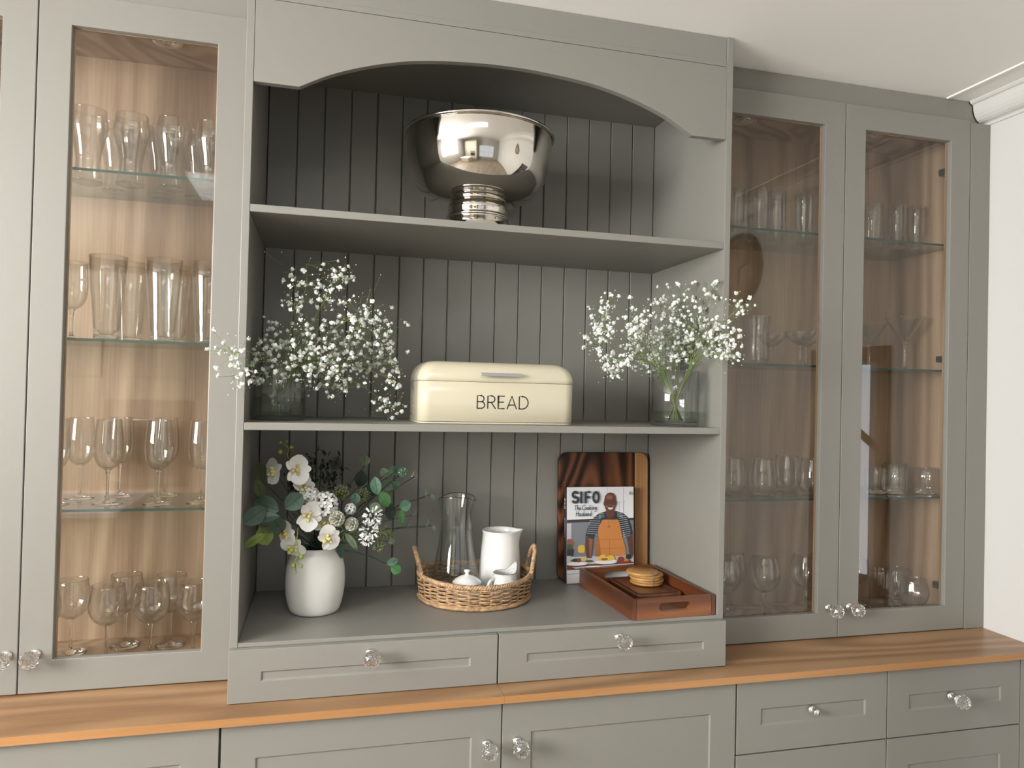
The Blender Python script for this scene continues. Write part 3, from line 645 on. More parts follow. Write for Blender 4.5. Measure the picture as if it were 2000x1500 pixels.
GM['wine'] = gmesh('wine_glass', goblet(.187, smooth_prof([(.012, 0), (.030, .12), (.0410, .32), (.0435, .5), (.0420, .72), (.0370, 1)]), .088, .0360))
GM['goblet'] = gmesh('water_goblet', goblet(.190, smooth_prof([(.010, 0), (.022, .08), (.031, .25), (.034, .5), (.033, .75), (.032, 1)]), .075, .034))
GM['tumbler'] = gmesh('tall_tumbler', shell([(.0260, 0), (.0275, .003), (.0275, .012), (.0278, .06), (.0285, .11), (.0290, .150)], .0018, solid=.013))
GM['tumbler_wide'] = gmesh('wide_tumbler', shell([(.0330, 0), (.0350, .003), (.0350, .012), (.0355, .09), (.0360, .152)], .0018, solid=.010))
GM['stemless'] = gmesh('stemless_glass', shell(smooth_prof([(.022, 0), (.033, .008), (.0435, .028), (.0465, .050), (.0430, .080), (.0360, .112)]), .0014, solid=.005))
GM['cut_tumbler'] = gmesh('cut_tumbler', shell([(.0290, 0), (.0330, .003), (.0335, .02), (.0345, .05), (.0350, .085)], .0026, solid=.012), 72, cut_f(18, .02))
GM['carved_vase'] = gmesh('carved_crystal_vase', shell(smooth_prof([(.026, 0), (.036, .006), (.0405, .030), (.0375, .055), (.0350, .085), (.0370, .120), (.0415, .148)]), .0036, solid=.012), 72, cut_f(14, .028))
GM['coupe'] = gmesh('champagne_coupe', goblet(.108, smooth_prof([(.009, 0), (.022, .18), (.036, .5), (.044, .8), (.047, 1)]), .066, .031))
GM['martini'] = gmesh('martini_glass', goblet(.174, [(.009, 0), (.012, .03), (.032, .38), (.060, .97), (.0615, 1)], .096, .034, .0042))
GM['balloon'] = gmesh('balloon_wine_glass', goblet(.193, smooth_prof([(.011, 0), (.030, .10), (.046, .33), (.0500, .52), (.0470, .75), (.0395, 1)]), .078, .037, .0038))
GM['tulip'] = gmesh('tulip_wine_glass', goblet(.170, smooth_prof([(.010, 0), (.026, .12), (.036, .38), (.037, .6), (.034, 1)]), .078, .033))
GM['globe'] = gmesh('cut_globe_glass', goblet(.125, smooth_prof([(.013, 0), (.034, .12), (.046, .4), (.045, .65), (.037, 1)]), .030, .030, .006), 72, cut_f(16, .018))
GM['mug'] = gmesh('beer_mug', shell(smooth_prof([(.030, 0), (.034, .004), (.036, .03), (.0365, .07), (.036, .135)]), .0032, solid=.012), 64, cut_f(12, .02))
for k in GM.values(): fixn(k)
def glass(kind, x, y, z, label, cat='glass', group=None, s=1.0, name=None):
    o = bpy.data.objects.new(name or GM[kind].name.split('.')[0], GM[kind]); COL.objects.link(o)
    o.location = (x, y, z + .0003); o.scale = (s, s, s)
    o.rotation_euler.z = random.uniform(0, 6)
    return tag(o, label, cat, group)
Z1, Z2, Z3, Z0 = 1.0655, .6650, .2640, -.127
LC, RC = 'left glass cabinet', 'right glass cabinet'
g = 'curved beer glasses on the top left shelf'
for k, x, y, l in (('beer_big', -.4200, .31, 'curved beer glass on the top shelf, tallest and leftmost'), ('beer', -.3190, .30, 'curved beer glass on the top shelf, second from the left in the front row'),
                   ('beer', -.2230, .30, 'curved beer glass on the top shelf, just left of the bright skylight reflection'), ('beer', -.1270, .30, 'curved beer glass on the top shelf, cut by the right door stile'),
                   ('beer', -.3740, .388, 'curved beer glass standing behind the leftmost one on the top shelf'), ('beer', -.2640, .386, 'curved beer glass in the back row, between second and third front glasses'),
                   ('beer', -.1720, .386, 'curved beer glass in the back row, behind the skylight reflection')):
    glass(k, x, y, Z1, l, group=g)
g = 'tapered pint glasses on the second left shelf'
for x, y, l in ((-.3480, .240, 'tall tapered pint glass on the second shelf, left one of the front row'), (-.3170, .330, 'tapered pint glass tucked behind the left front one on the second shelf'),
                (-.2220, .240, 'tall tapered pint glass alone in the middle of the second shelf front row'), (-.2130, .345, 'tapered pint glass behind the middle front one on the second shelf'),
                (-.1160, .240, 'tapered pint glass half hidden by the right door stile, second shelf')):
    glass('pint', x, y, Z2, l, group=g)
glass('goblet', -.4280, .25, Z2, 'slender stemmed goblet at the left end of the pint glass shelf', 'wine glass')
glass('goblet', -.4990, .27, Z2, 'stemmed goblet mostly hidden by the left stile beside the pint glasses', 'wine glass')
g = 'champagne flutes on the third left shelf'
for x, y, l in ((-.4550, .250, 'champagne flute half hidden by the left door stile, third shelf'), (-.4270, .350, 'champagne flute in the back row, leftmost fully visible, third shelf'),
                (-.3370, .248, 'champagne flute in the front row left of centre, third shelf'), (-.3440, .385, 'champagne flute directly behind the front one left of centre'),
                (-.2200, .235, 'champagne flute in the front row right of centre, third shelf'), (-.2330, .385, 'champagne flute directly behind the front one right of centre'),
                (-.1220, .245, 'champagne flute at the right end of the third shelf, cut by the stile')):
    glass('flute', x, y, Z3, l, 'champagne glass', g)
g = 'wine glasses on the floor of the left cabinet'
for x, y, l in ((-.4330, .335, 'wine glass on the cabinet floor, leftmost with its foot showing'), (-.4760, .252, 'wine glass at the far left of the cabinet floor, half behind the stile'),
                (-.3330, .265, 'wine glass on the cabinet floor, second bowl from the left in front'), (-.3160, .372, 'wine glass behind the second one from the left, cabinet floor'),
                (-.2330, .265, 'wine glass on the cabinet floor in front, right of centre'), (-.2030, .354, 'wine glass on the cabinet floor with its foot showing, right of centre'),
                (-.1320, .265, 'wine glass on the cabinet floor, cut by the right door stile')):
    glass('wine', x, y, Z0, l, 'wine glass', g)
g = 'tall tumblers on the top right shelf'
for k, x, y, l in (('tumbler', 1.412, .30, 'tall tumbler beside the dresser edge, top shelf of the right cabinet'), ('tumbler_wide', 1.478, .27, 'wide tumbler, second from the dresser on the top right shelf'),
                   ('tumbler', 1.553, .29, 'tall tumbler in the middle of the first right door, top shelf'), ('tumbler', 1.600, .375, 'tall tumbler in the back row between the bright ones, first right door'),
                   ('tumbler', 1.645, .28, 'tall tumbler with a bright streak near the first door stile, top shelf'), ('tumbler', 1.690, .34, 'tall tumbler touching the first door stile, top shelf'),
                   ('tumbler', 1.500, .385, 'tall tumbler in the back row behind the wide one'),
                   ('tumbler', 1.927, .30, 'tall tumbler at the left of the second right door, top shelf'), ('tumbler', 2.010, .29, 'tall tumbler in the middle of the second right door, top shelf'),
                   ('tumbler', 2.087, .29, 'tall tumbler with a bright streak at the right of the second right door'), ('tumbler', 1.985, .385, 'tall tumbler in the back row of the second right door')):
    glass(k, x, y, Z1, l, group=g)
glass('carved_vase', 1.462, .25, Z2, 'carved crystal vase with a flared rim on the second right shelf', 'vase')
glass('carved_vase', 1.400, .33, Z2, 'carved crystal vase behind the gypsophila, against the dresser side', 'vase', s=.93)
glass('coupe', 1.590, .36, Z2, 'shallow champagne coupe in the back row beside the carved vase', 'champagne glass', 'shallow coupes')
glass('coupe', 1.618, .25, Z2, 'shallow champagne coupe in front, right of the carved vase', 'champagne glass', 'shallow coupes')
glass('coupe', 1.690, .32, Z2, 'shallow champagne coupe half hidden by the first right door stile', 'champagne glass', 'shallow coupes')
glass('martini', 2.030, .27, Z2, 'large martini glass with a wide rim in the far right door', 'cocktail glass')
glass('martini', 1.975, .37, Z2, 'martini glass standing behind and left of the large one', 'cocktail glass', s=.93)
g = 'stemless glasses on the third right shelf'
for x, y, l in ((1.398, .27, 'stemless round glass cut by the dresser edge, third right shelf'), (1.492, .25, 'large stemless round glass in the middle of the first right door'),
                (1.645, .345, 'stemless round glass in the back row, right of the large one'), (1.672, .25, 'stemless round glass at the stile of the first right door')):
    glass('stemless', x, y, Z3, l, group=g)
g = 'cut tumblers on the third shelf of the far right door'
for x, y, l in ((1.900, .24, 'short cut tumbler at the left edge of the far right door, over the bright reflection'), (1.965, .23, 'short cut tumbler in front of the dark door frame reflection'),
                (2.018, .30, 'short cut tumbler between the frame reflection and the brightest one'), (2.075, .22, 'short cut tumbler with the brightest highlights, far right door'),
                (2.082, .36, 'short cut tumbler behind the brightest one, nearest the hinges')):
    glass('cut_tumbler', x, y, Z3, l, group=g)
glass('balloon', 1.532, .29, Z0, 'large balloon wine glass in the middle of the first right door floor', 'wine glass', 'balloon glasses in the right cabinet')
glass('balloon', 1.475, .385, Z0, 'balloon wine glass with its foot showing, behind the large one', 'wine glass', 'balloon glasses in the right cabinet', s=.96)
glass('balloon', 1.400, .30, Z0, 'balloon wine glass beside the dresser edge on the cabinet floor', 'wine glass', 'balloon glasses in the right cabinet', s=.97)
glass('balloon', 1.684, .29, Z0, 'balloon wine glass at the stile of the first right door', 'wine glass', 'balloon glasses in the right cabinet')
glass('tulip', 1.945, .37, Z0, 'slim tulip wine glass near the bright doorway reflection', 'wine glass', s=.9)
glass('globe', 2.070, .335, Z0, 'round cut globe glass near the lowest hinge of the far right door', 'wine glass', s=1.0)
glass('globe', 2.040, .225, Z0, 'round cut globe glass in front, left of the one by the hinge', 'wine glass', s=.94)
mg = thing('beer_mug', 'glass beer mug with a curved handle in the far right door', 'mug', (1.965, .285, Z0 + .0003))
place('body', GM['mug'], mg, Matrix.Identity(4))
hd = MB().tube([(.034 + .030 * math.sin(PI * t / 10), .006 * math.cos(PI * t / 10) * 0 + 0, .028 + .085 * t / 10) for t in range(11)], .0055, 8).build('handle', CLEAR, mg)

# ================================================================== ON THE UPPER SHELF: PUNCH BOWL
bw = thing('punch_bowl', 'large polished steel footed punch bowl on the upper shelf', 'bowl', (.5720, .2250, S1 + .0004))
outer = smooth_prof([(.060, .0995), (.085, .102), (.115, .1085), (.142, .120), (.163, .137), (.181, .163), (.1900, .190), (.1950, .220), (.1990, .255), (.2005, .281)], 4)
inner = [(r - .0022, z + (.002 if z < .12 else 0)) for r, z in outer]
MB().lathe([(0, .0990)] + outer + inner[::-1] + [(0, .1025)], 96).build('bowl', STEEL, bw)
MB().lathe([(.1995 + .0052 * math.cos(a * PI / 6) + .0035, .2835 + .0045 * math.sin(a * PI / 6)) for a in range(12)], 96, closed=True).build('rolled_rim', STEEL, bw)
ft = smooth_prof([(.096, .0), (.0975, .003), (.0960, .010), (.090, .016), (.0880, .026), (.0845, .038), (.0795, .050), (.0775, .056), (.0790, .060), (.0780, .064), (.0735, .067), (.0735, .072), (.0750, .080), (.0740, .090), (.070, .0992)], 3)
MB().lathe([(0, .0005)] + [(r * 1.10, z) for r, z in ft] + [(0, .0992)], 72).build('foot', STEEL, bw)

# ================================================================== ON THE MIDDLE SHELF: BREAD BIN
bb = thing('bread_bin', 'cream enamel bread bin with a hinged lid and black BREAD lettering', 'bread bin', (.6000, .1400, S2 + .0004))
bw2, bd2, bh2, seam = .2035, .1040, .1560, .1060
def binring(z, inset, r=.030):
    return [(x, y, z) for x, y in rrect(-bw2 + inset, bw2 - inset, -bd2 + inset, bd2 - inset, max(r - inset * .2, .012), 6)]
def stack(rings, cap0=True, cap1=True):
    m = MB(); n = len(rings[0]); vs = [p for r in rings for p in r]; fs = []
    for k in range(len(rings) - 1):
        for i in range(n): j = (i + 1) % n; fs.append((k * n + i, k * n + j, (k + 1) * n + j, (k + 1) * n + i))
    m.add(vs, fs, 0, True)
    if cap0: m.add(rings[0], [tuple(range(n))[::-1]], 0, False)
    if cap1: m.add(rings[-1], [tuple(range(n))], 0, True)
    return m
stack([binring(0, .0035), binring(.0015, .0015), binring(.0045, .0012)]).build('base_plate', CREAM, bb)
stack([binring(.0058, .0030), binring(.0072, .0012), binring(seam - .0018, .0012), binring(seam - .0008, .0022)]).build('body', CREAM, bb)
rt = .046
def lidring(k, n=9):
    a = k / n * PI / 2
    # ends curve over strongly, front and back more tightly
    return [(x, y, seam + .0010 + (bh2 - seam - .001) * math.sin(a)) for x, y in rrect(-bw2 + rt * .82 * (1 - math.cos(a)), bw2 - rt * .82 * (1 - math.cos(a)), -bd2 + rt * .75 * (1 - math.cos(a)), bd2 - rt * .75 * (1 - math.cos(a)), .030, 6)]
stack([[(x, y, seam - .0004) for x, y, z in binring(0, .0022)]] + [lidring(k) for k in range(10)]).build('lid', CREAM, bb)
hl = MB().prism([(x, z) for x, z in rrect(-.0515, .0515, .1205, .1290, .0018, 2)], 'Y', -bd2 - .016, -bd2 - .0125).box(-.049, .049, -bd2 - .0135, -bd2 + .004, .1262, .1285)
hl.build('handle', ALU, bb, .0008)
tm = MB(); wtx = text(MB(), 'BREAD', 0, 0, .0315, .003, 0, .235)
text(tm, 'BREAD', .0100 - wtx / 2, .0400, .0315, .0029, -bd2 + .0009, .235)
tb = tm.build('lettering', BLACK, bb)
# ---- glass cylinder vases with gypsophila
def vase(label, x, y, r, h, hw):
    v = thing('glass_vase', label, 'vase', (x, y, S2 + .0004))
    MB().lathe([(0, 0), (r - .003, 0), (r, .003), (r, h - .001), (r - .0014, h), (r - .0028, h - .001), (r - .0028, .012), (r - .006, .010), (0, .010)], 64).build('glass', VASEG, v)
    MB().lathe([(0, .0104), (r - .0064, .0104), (r - .0031, .0124), (r - .0031, hw), (0, hw)], 64).build('water', WATER, v)
    return v
vase('clear cylinder vase with little water at the left end of the middle shelf', .0665, .160, .0640, .132, .055)
vase('clear cylinder vase half lit at the right end of the middle shelf', 1.1150, .100, .0660, .152, .040)
def blossom_mesh(seed, r=1.0):
    rnd = random.Random(seed); m = MB()
    for k in range(9):
        a = k * 2 * PI / 9 + rnd.uniform(-.2, .2); e = rnd.uniform(-.35, .95) if k % 3 else rnd.uniform(.5, 1.2)
        d = Vector((math.cos(a) * math.cos(e), math.sin(a) * math.cos(e), math.sin(e)))
        t = d.cross(Vector((0, 0, 1))).normalized(); b = t.cross(d)
        L = r * rnd.uniform(.8, 1.08); w = r * .42
        p = [(0, 0, 0), tuple(d * L * .6 + t * w), tuple(d * L + t * w * .5 + b * .15 * r), tuple(d * L - t * w * .5 + b * .15 * r), tuple(d * L * .6 - t * w)]
        m.add(p, [(0, 1, 2, 3, 4)], 0, False)
    m.lathe([(0, -.30 * r), (.55 * r, -.05 * r), (.60 * r, .25 * r), (.3 * r, .55 * r), (0, .6 * r)], 6, 0, smooth=True)
    return m.mesh('blossom', PETAL)
BLM = [blossom_mesh(k) for k in range(5)]
def gypsophila(label, base, r_mouth, zm, table, xlo, xhi):
    random.seed(int(base[0] * 1000) + 5)
    root = thing('gypsophila_bunch', label, 'flowers', base)
    B = Vector(base); st = MB(); buds = MB(); extra = MB(); fl = []
    def clampx(p):
        if p.y > -.012: p.x = min(max(p.x, xlo), xhi)
        p.y = min(p.y, HD - .03); return p
    for (cx, cy, cz, cr, n) in table:
        C_ = Vector((cx, cy, cz)); cr *= 1.12
        off = Vector((cx - B.x, cy - B.y, 0))
        if off.length > r_mouth: off = off.normalized() * r_mouth * random.uniform(.55, .9)
        mth = Vector((B.x, B.y, zm)) + off
        mid = mth.lerp(C_, .5) + Vector((0, 0, .035 * (1 if cz > zm + .02 else 1.4)))
        foot = Vector((B.x - off.x * .5, B.y - off.y * .5, B.z + .014))
        path = [foot, foot.lerp(mth, .5), mth] + [mth * (1 - t) ** 2 + mid * 2 * t * (1 - t) + C_ * t * t for t in (.25, .5, .75, 1)]
        path = [path[0], path[1], path[2]] + [clampx(p) for p in path[3:]]
        st.tube([p - B for p in path], [.0012, .0012, .0011, .0009, .0008, .0007, .0006], 4)
        hubs = [path[-1], path[-2].lerp(path[-1], .5)]
        for q in range(4):
            hb = C_ + Vector([random.gauss(0, .5) * cr for _ in range(3)]); clampx(hb)
            st.tube([random.choice(hubs[:2]) - B, hb - B], .0005, 3, cap=False); hubs.append(hb)
        for q in range(int(n * 1.9)):
            d = Vector([random.gauss(0, .62) for _ in range(3)]) * cr
            p = clampx(C_ + d)
            h = min(hubs, key=lambda e: (e - p).length + random.uniform(0, .01))
            st.tube([h - B, h.lerp(p, .5) - B + Vector((0, 0, random.uniform(-.002, .004))), p - B], .00038, 3, cap=False)
            fl.append((p, random.choice((.0052, .0062, .0072, .0082)) * (1 + .1 * random.random())))
        for q in range(int(n * 3.4)):
            d = Vector([random.gauss(0, .72) for _ in range(3)]) * cr
            p = clampx(C_ + d); h = min(hubs, key=lambda e: (e - p).length)
            if random.random() < .6: st.tube([h.lerp(p, .45) - B, p - B], .0003, 3, cap=False)
            s = random.uniform(.0010, .0021)
            buds.lathe([(0, -s), (s * .8, -.2 * s), (s * .7, .6 * s), (0, s)], 5, 0 if random.random() < .6 else 1, Matrix.Translation(p - B))
    o = st.build('stems', STEM, root, fix=False); o['kind'] = 'stuff'
    o = buds.build('small_buds', [PETAL, STEM], root, fix=False); o['kind'] = 'stuff'
    fl.sort(key=lambda e: -e[1])
    for k, (p, s) in enumerate(fl):
        R = Matrix.Translation(p - B) @ Matrix.Rotation(random.uniform(-1.6, .9), 4, 'X') @ Matrix.Rotation(random.uniform(-1, 1), 4, 'Y') @ Matrix.Rotation(random.uniform(0, 6), 4, 'Z') @ Matrix.Scale(s, 4)
        if k < 290: place('blossom', BLM[k % 5], root, R)
        else:
            me = BLM[k % 5]
            extra.add([tuple(v.co) for v in me.vertices], [tuple(f.vertices) for f in me.polygons], 0, False, R)
    if extra.v:
        o = extra.build('small_blossoms', PETAL, root, fix=False); o['kind'] = 'stuff'
    return root
gypsophila('wide spray of white gypsophila spilling from the left shelf vase', (.0665, .160, S2 + .0004), .052, S2 + .130, GYPS_LEFT, .006, 1.19)
gypsophila('bushy white gypsophila bunch in the right shelf vase', (1.1150, .100, S2 + .0004), .054, S2 + .150, GYPS_RIGHT, .01, 1.190)
# ================================================================== ON THE COUNTER: CERAMIC VASE AND ARRANGEMENT
VX, VY = .1645, .2250
cvz = thing('ceramic_vase', 'matt white rounded ceramic vase at the left of the dresser counter', 'vase', (VX, VY, CT + .0004))
po = smooth_prof([(.052, 0), (.060, .003), (.067, .018), (.0735, .050), (.0755, .085), (.0725, .120), (.064, .147), (.054, .160), (.050, .165)], 4)
MB().lathe([(0, 0)] + po + [(.0475, .1665), (.0455, .164)] + [(r - .004, z) for r, z in po if .02 < z < .16][::-1] + [(0, .012)], 72).build('body', CERAMM, cvz)
ar = thing('flower_arrangement', 'artificial orchids, carnations and eucalyptus leaves in the white ceramic vase', 'flowers', (VX, VY, CT + .02))
AO = Vector(ar.location); MOUTH = Vector((VX, VY, .140))
def orient(yaw, pitch, spin):
    """local +Z of the bloom turned to face the room (-Y), then yawed to +X and pitched up"""
    return Matrix.Rotation(yaw, 4, 'Z') @ Matrix.Rotation(PI / 2 - pitch, 4, 'X') @ Matrix.Rotation(spin, 4, 'Z')
def petal_mesh(L, W, cup, name, m, curl=.0):
    mb = MB(); nu, nv = 6, 4; vs = []; fs = []
    for i in range(nu + 1):
        u = i / nu
        wd = W * math.sin(PI * min(1, .06 + u * .94)) ** .55 * (.55 + .45 * min(1, u * 2.2)) if i < nu else W * .22
        for j in range(-nv // 2, nv // 2 + 1):
            v = j / (nv / 2)
            vs.append((u * L, v * wd, cup * (u * u * L) + curl * abs(v) * wd + .0012 * math.cos(v * 5 + u * 3)))
    for i in range(nu):
        for j in range(nv): a = i * (nv + 1) + j; fs.append((a, a + 1, a + nv + 2, a + nv + 1))
    return mb.add(vs, fs, 0, True).mesh(name, m)
PW = petal_mesh(1.0, .62, -.10, 'petal', ORCHID, .12)
PN = petal_mesh(1.0, .38, -.06, 'petal', ORCHID, .16)
random.seed(21)
stems = MB()
def stem_to(p, r=.0013, sag=.02):
    p = Vector(p); m = MOUTH + Vector((random.uniform(-.025, .025), random.uniform(-.02, .02), 0))
    mid = m.lerp(p, .5) + Vector((0, 0, sag))
    pts = [Vector((VX, VY, .03)), m] + [m * (1 - t) ** 2 + mid * 2 * t * (1 - t) + p * t * t for t in (.25, .5, .75, 1)]
    stems.tube([q - AO for q in pts], r, 5)
for (x, y, z, r, yaw, pit, spin) in ORCHIDS:
    M = Matrix.Translation(Vector((x, y, z)) - AO) @ orient(yaw, pit, spin)
    mb = MB().lathe([(0, -.004), (.004, 0), (.0062, .006), (.0045, .012), (0, .0135)], 10, 0)
    for s in (-1, 1): mb.lathe([(0, 0), (.0035, .003), (.0045, .009), (.0015, .0135), (0, .014)], 8, 0, Matrix.Translation((.001, s * .0055, .001)) @ Matrix.Rotation(-s * .5, 4, 'X'))
    mb.lathe([(0, 0), (.0045, .004), (.006, .010), (.003, .015), (0, .0155)], 8, 0, Matrix.Translation((-.006, 0, .001)) @ Matrix.Rotation(-.7, 4, 'Y'))
    me = mb.mesh('orchid_bloom', YELLOW)
    b = place('orchid_bloom', me, ar, M)
    for k, (a, kind, s) in enumerate(((0, 'n', .95), (2 * PI * .38, 'n', .92), (-2 * PI * .38, 'n', .92), (PI * .42, 'w', 1.06), (-PI * .42, 'w', 1.06))):
        R = Matrix.Translation((0, 0, .0005 * k)) @ Matrix.Rotation(a, 4, 'Z') @ Matrix.Rotation(random.uniform(-.28, .02), 4, 'Y') @ Matrix.Scale(r * s, 4)
        place('petal', PW if kind == 'w' else PN, b, R)
    stem_to((x, y + .012, z))
def leaf_mesh(hw, hl, m):
    mb = MB(); n = 8; vs = []; fs = []
    for i in range(n + 1):
        u = i / n; wd = hw * (math.sin(PI * u) ** .62 if 0 < i < n else .06)
        for j, v in enumerate((-1, -.5, 0, .5, 1)):
            vs.append((v * wd, (u - .5) * 2 * hl, .22 * abs(v) * wd - .28 * hl * (u - .45) ** 2))
    for i in range(n):
        for j in range(4): a = i * 5 + j; fs.append((a, a + 1, a + 6, a + 5))
    mb.add(vs, fs, 0, True)
    mb.tube([(0, -hl * 1.25, -.1 * hl), (0, -hl * .5, .0008 - .28 * hl * .06), (0, hl * .1, .0009), (0, hl * .9, .0006 - .28 * hl * .25)], [.0007, .0006, .0005, .0002], 4)
    return mb.mesh('leaf', m)
for (x, y, z, hw, hl, ang, yaw, pit, k) in LEAVES:
    a = math.radians(ang)
    M = Matrix.Translation(Vector((max(x, .024), y, z)) - AO) @ Matrix.Rotation(yaw * .8, 4, 'Z') @ Matrix.Rotation(PI / 2 - pit, 4, 'X') @ Matrix.Rotation(a - PI / 2, 4, 'Z')
    o = place('leaf', leaf_mesh(hw, hl, LEAF[k]), ar, M)
    tip = Vector((x - hl * math.cos(a), y + .004, z - hl * math.sin(a)))
    stem_to(tip if tip.x > .01 else Vector((.015, y, z)), .0009, .03)
def floret_cluster(kind, c, r):
    mb = MB(); C_ = Vector(c) - AO
    n = {'h': 30, 'c': 30, 's': 22, 'f': 60, 'g': 26, 'y': 9}[kind]
    for k in range(n):
        # points over the front hemisphere, golden spiral
        t = (k + .5) / n; ph = k * 2.39996; e = 1 - 1.55 * t; q = math.sqrt(max(0, 1 - e * e))
        d = Vector((q * math.cos(ph), -e, q * math.sin(ph)))
        p = C_ + d * r * (.85 if kind == 'h' else .45 if kind == 'c' else random.uniform(.6, 1))
        R = d.to_track_quat('Z', 'Y').to_matrix().to_4x4()
        M = Matrix.Translation(p) @ R @ Matrix.Rotation(random.uniform(0, 6), 4, 'Z')
        if kind == 'h':
            for j in range(4):
                s = r * .34; a = j * PI / 2
                mb.add([(0, 0, 0), (s * .55, -s * .42, .001), (s * 1.05, -s * .3, .0006), (s * 1.1, s * .3, .0006), (s * .55, s * .42, .001)], [(0, 1, 2, 3, 4)], 0, False, M @ Matrix.Rotation(a, 4, 'Z') @ Matrix.Rotation(-.3, 4, 'Y'))
        elif kind == 'c':
            for j in range(4):
                s = r * .85; mb.add([(0, 0, -s * .3), (s * .5, -s * .35, s * .25), (s * .75, 0, s * .18), (s * .5, s * .35, s * .3)], [(0, 1, 2, 3)], 1, False, M @ Matrix.Rotation(j * 1.6, 4, 'Z') @ Matrix.Rotation(-.85, 4, 'Y'))
        elif kind == 's':
            s = r * .62; mb.add([(0, -.16 * s, -.3 * s), (0, .16 * s, -.3 * s), (0, .20 * s, .5 * s), (0, 0, .85 * s), (0, -.20 * s, .5 * s)], [(0, 1, 2, 3, 4)], 0, False, M @ Matrix.Rotation(.5, 4, 'Y'))
            mb.add([(-.16 * s, 0, -.3 * s), (.16 * s, 0, -.3 * s), (.20 * s, .1 * s, .5 * s), (0, .1 * s, .75 * s), (-.20 * s, .1 * s, .5 * s)], [(0, 1, 2, 3, 4)], 0, False, M)
        elif kind == 'f':
            s = r * .085; mb.lathe([(0, -s), (s, 0), (0, s)], 5, 2, M, smooth=True)
            mb.tube([C_ + Vector((0, .01, -r * .6)), p], .0004, 3, 3, False)
        elif kind == 'g':
            s = r * .5
            for j in range(2): mb.add([(0, -.13 * s, 0), (.35 * s, -.16 * s, .3 * s), (s, 0, .6 * s), (.35 * s, .16 * s, .3 * s), (0, .13 * s, 0)], [(0, 1, 2, 3, 4)], 3 if (k + j) % 3 else 2, False, M @ Matrix.Rotation(j * PI, 4, 'Z'))
        else:
            s = r * .7; mb.add([(0, -.2 * s, 0), (.5 * s, 0, .6 * s), (0, .2 * s, 0)], [(0, 1, 2)], 4, False, M)
    nm = {'h': 'hydrangea_cluster', 'c': 'carnation', 's': 'spiky_bloom', 'f': 'green_filler_flower', 'g': 'green_sprig', 'y': 'yellow_bud'}[kind]
    o = mb.build(nm, [ORCHID, IVORY, FLUFF, LEAF['l'], YELLOW], ar, fix=False)
    stem_to(Vector(c) + Vector((0, .01, -.004)))
for (x, y, z, r, k) in BLOOMS: floret_cluster(k, (x, y, z), r)
for (x, y, z, r) in BUDS:
    MB().lathe([(0, -r), (r * .7, -.5 * r), (r, .1 * r), (r * .6, .8 * r), (0, r * 1.1)], 12, 0, Matrix.Translation(Vector((x, y, z)) - AO)).build('orchid_bud', LIMEB, ar)
for tb_ in (SPRAY_TOP, SPRAY_LOW):
    stems.tube([Vector(p) - AO for p in tb_], .0011, 5, 1)
for (x, y, z, r), q in zip(BUDS, (1, 2, 3, 3, 1, 2, 3, 3, 4)):
    a = (SPRAY_TOP if z > .3 else SPRAY_LOW)[q]
    stems.tube([Vector(a) - AO, Vector((x, y, z)) - AO], .0007, 4, 1)
o = stems.build('stems', [LEAF['d'], LIMEB], ar, fix=False); o['kind'] = 'stuff'
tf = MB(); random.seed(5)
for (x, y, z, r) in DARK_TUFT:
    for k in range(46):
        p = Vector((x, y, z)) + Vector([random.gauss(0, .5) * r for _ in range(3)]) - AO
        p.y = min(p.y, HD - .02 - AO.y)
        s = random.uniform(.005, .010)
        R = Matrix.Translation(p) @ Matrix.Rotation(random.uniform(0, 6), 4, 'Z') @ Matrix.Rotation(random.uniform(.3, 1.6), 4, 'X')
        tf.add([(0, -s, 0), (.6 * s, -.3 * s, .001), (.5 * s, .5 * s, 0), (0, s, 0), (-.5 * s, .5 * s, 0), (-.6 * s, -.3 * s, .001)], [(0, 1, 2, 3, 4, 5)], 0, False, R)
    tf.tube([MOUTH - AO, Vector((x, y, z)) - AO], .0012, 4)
o = tf.build('dark_back_foliage', mat('leaf_blackish_green', (.040, .050, .038), .6), ar, fix=False); o['kind'] = 'stuff'  # small dark leaves at the back, one even blackish green of their own

# ================================================================== ROUND WOVEN TRAY AND WHAT IT HOLDS
BX, BYc, BR = .6010, .2900, .1560
bk = thing('seagrass_basket', 'round woven seagrass basket tray with two upright handles', 'basket', (BX, BYc, CT + .0004))
NS = 32
def brad(z): return BR * (.955 + .045 * min(1, z / .05))
rows = 10; z0, dz = .0135, .0051
for k in range(rows):
    z = z0 + k * dz; m = MB()
    pts = []
    n = NS * 4
    for i in range(n):
        a = 2 * PI * i / n
        rr = brad(z) + .0042 * math.cos(NS / 2 * a + (k % 2) * PI)
        pts.append((rr * math.cos(a), rr * math.sin(a), z + .0009 * math.sin(5 * a + k) + .0005 * math.sin(17 * a + 2 * k)))
    m.tube(pts, [.0023 + .0004 * math.sin(i * 1.9 + k) for i in range(n)], 6, 0, closed=True)
    m.build('woven_strand', RATTAN if k % 2 else RATTAN2, bk, fix=False)
sm_ = MB()
for k in range(NS):
    a = 2 * PI * (k + .5) / NS
    sm_.tube([(brad(z) * math.cos(a), brad(z) * math.sin(a), z) for z in (.004, .03, .066)], .0022, 5)
o = sm_.build('stakes', RATTAN, bk, fix=False); o['kind'] = 'stuff'
def rope(name, path_f, n, r, turns, closed=True, strands=3):
    m = MB()
    for s in range(strands):
        pts = []
        for i in range(n):
            t = i / (n if closed else n - 1)
            c, nrm, bn = path_f(t)
            ph = 2 * PI * (turns * t + s / strands)
            pts.append(c + (nrm * math.cos(ph) + bn * math.sin(ph)) * r * .55)
        m.tube(pts, r * .62, 5, 0, closed=closed)
    return m.build(name, RATTAN2, bk, fix=False)
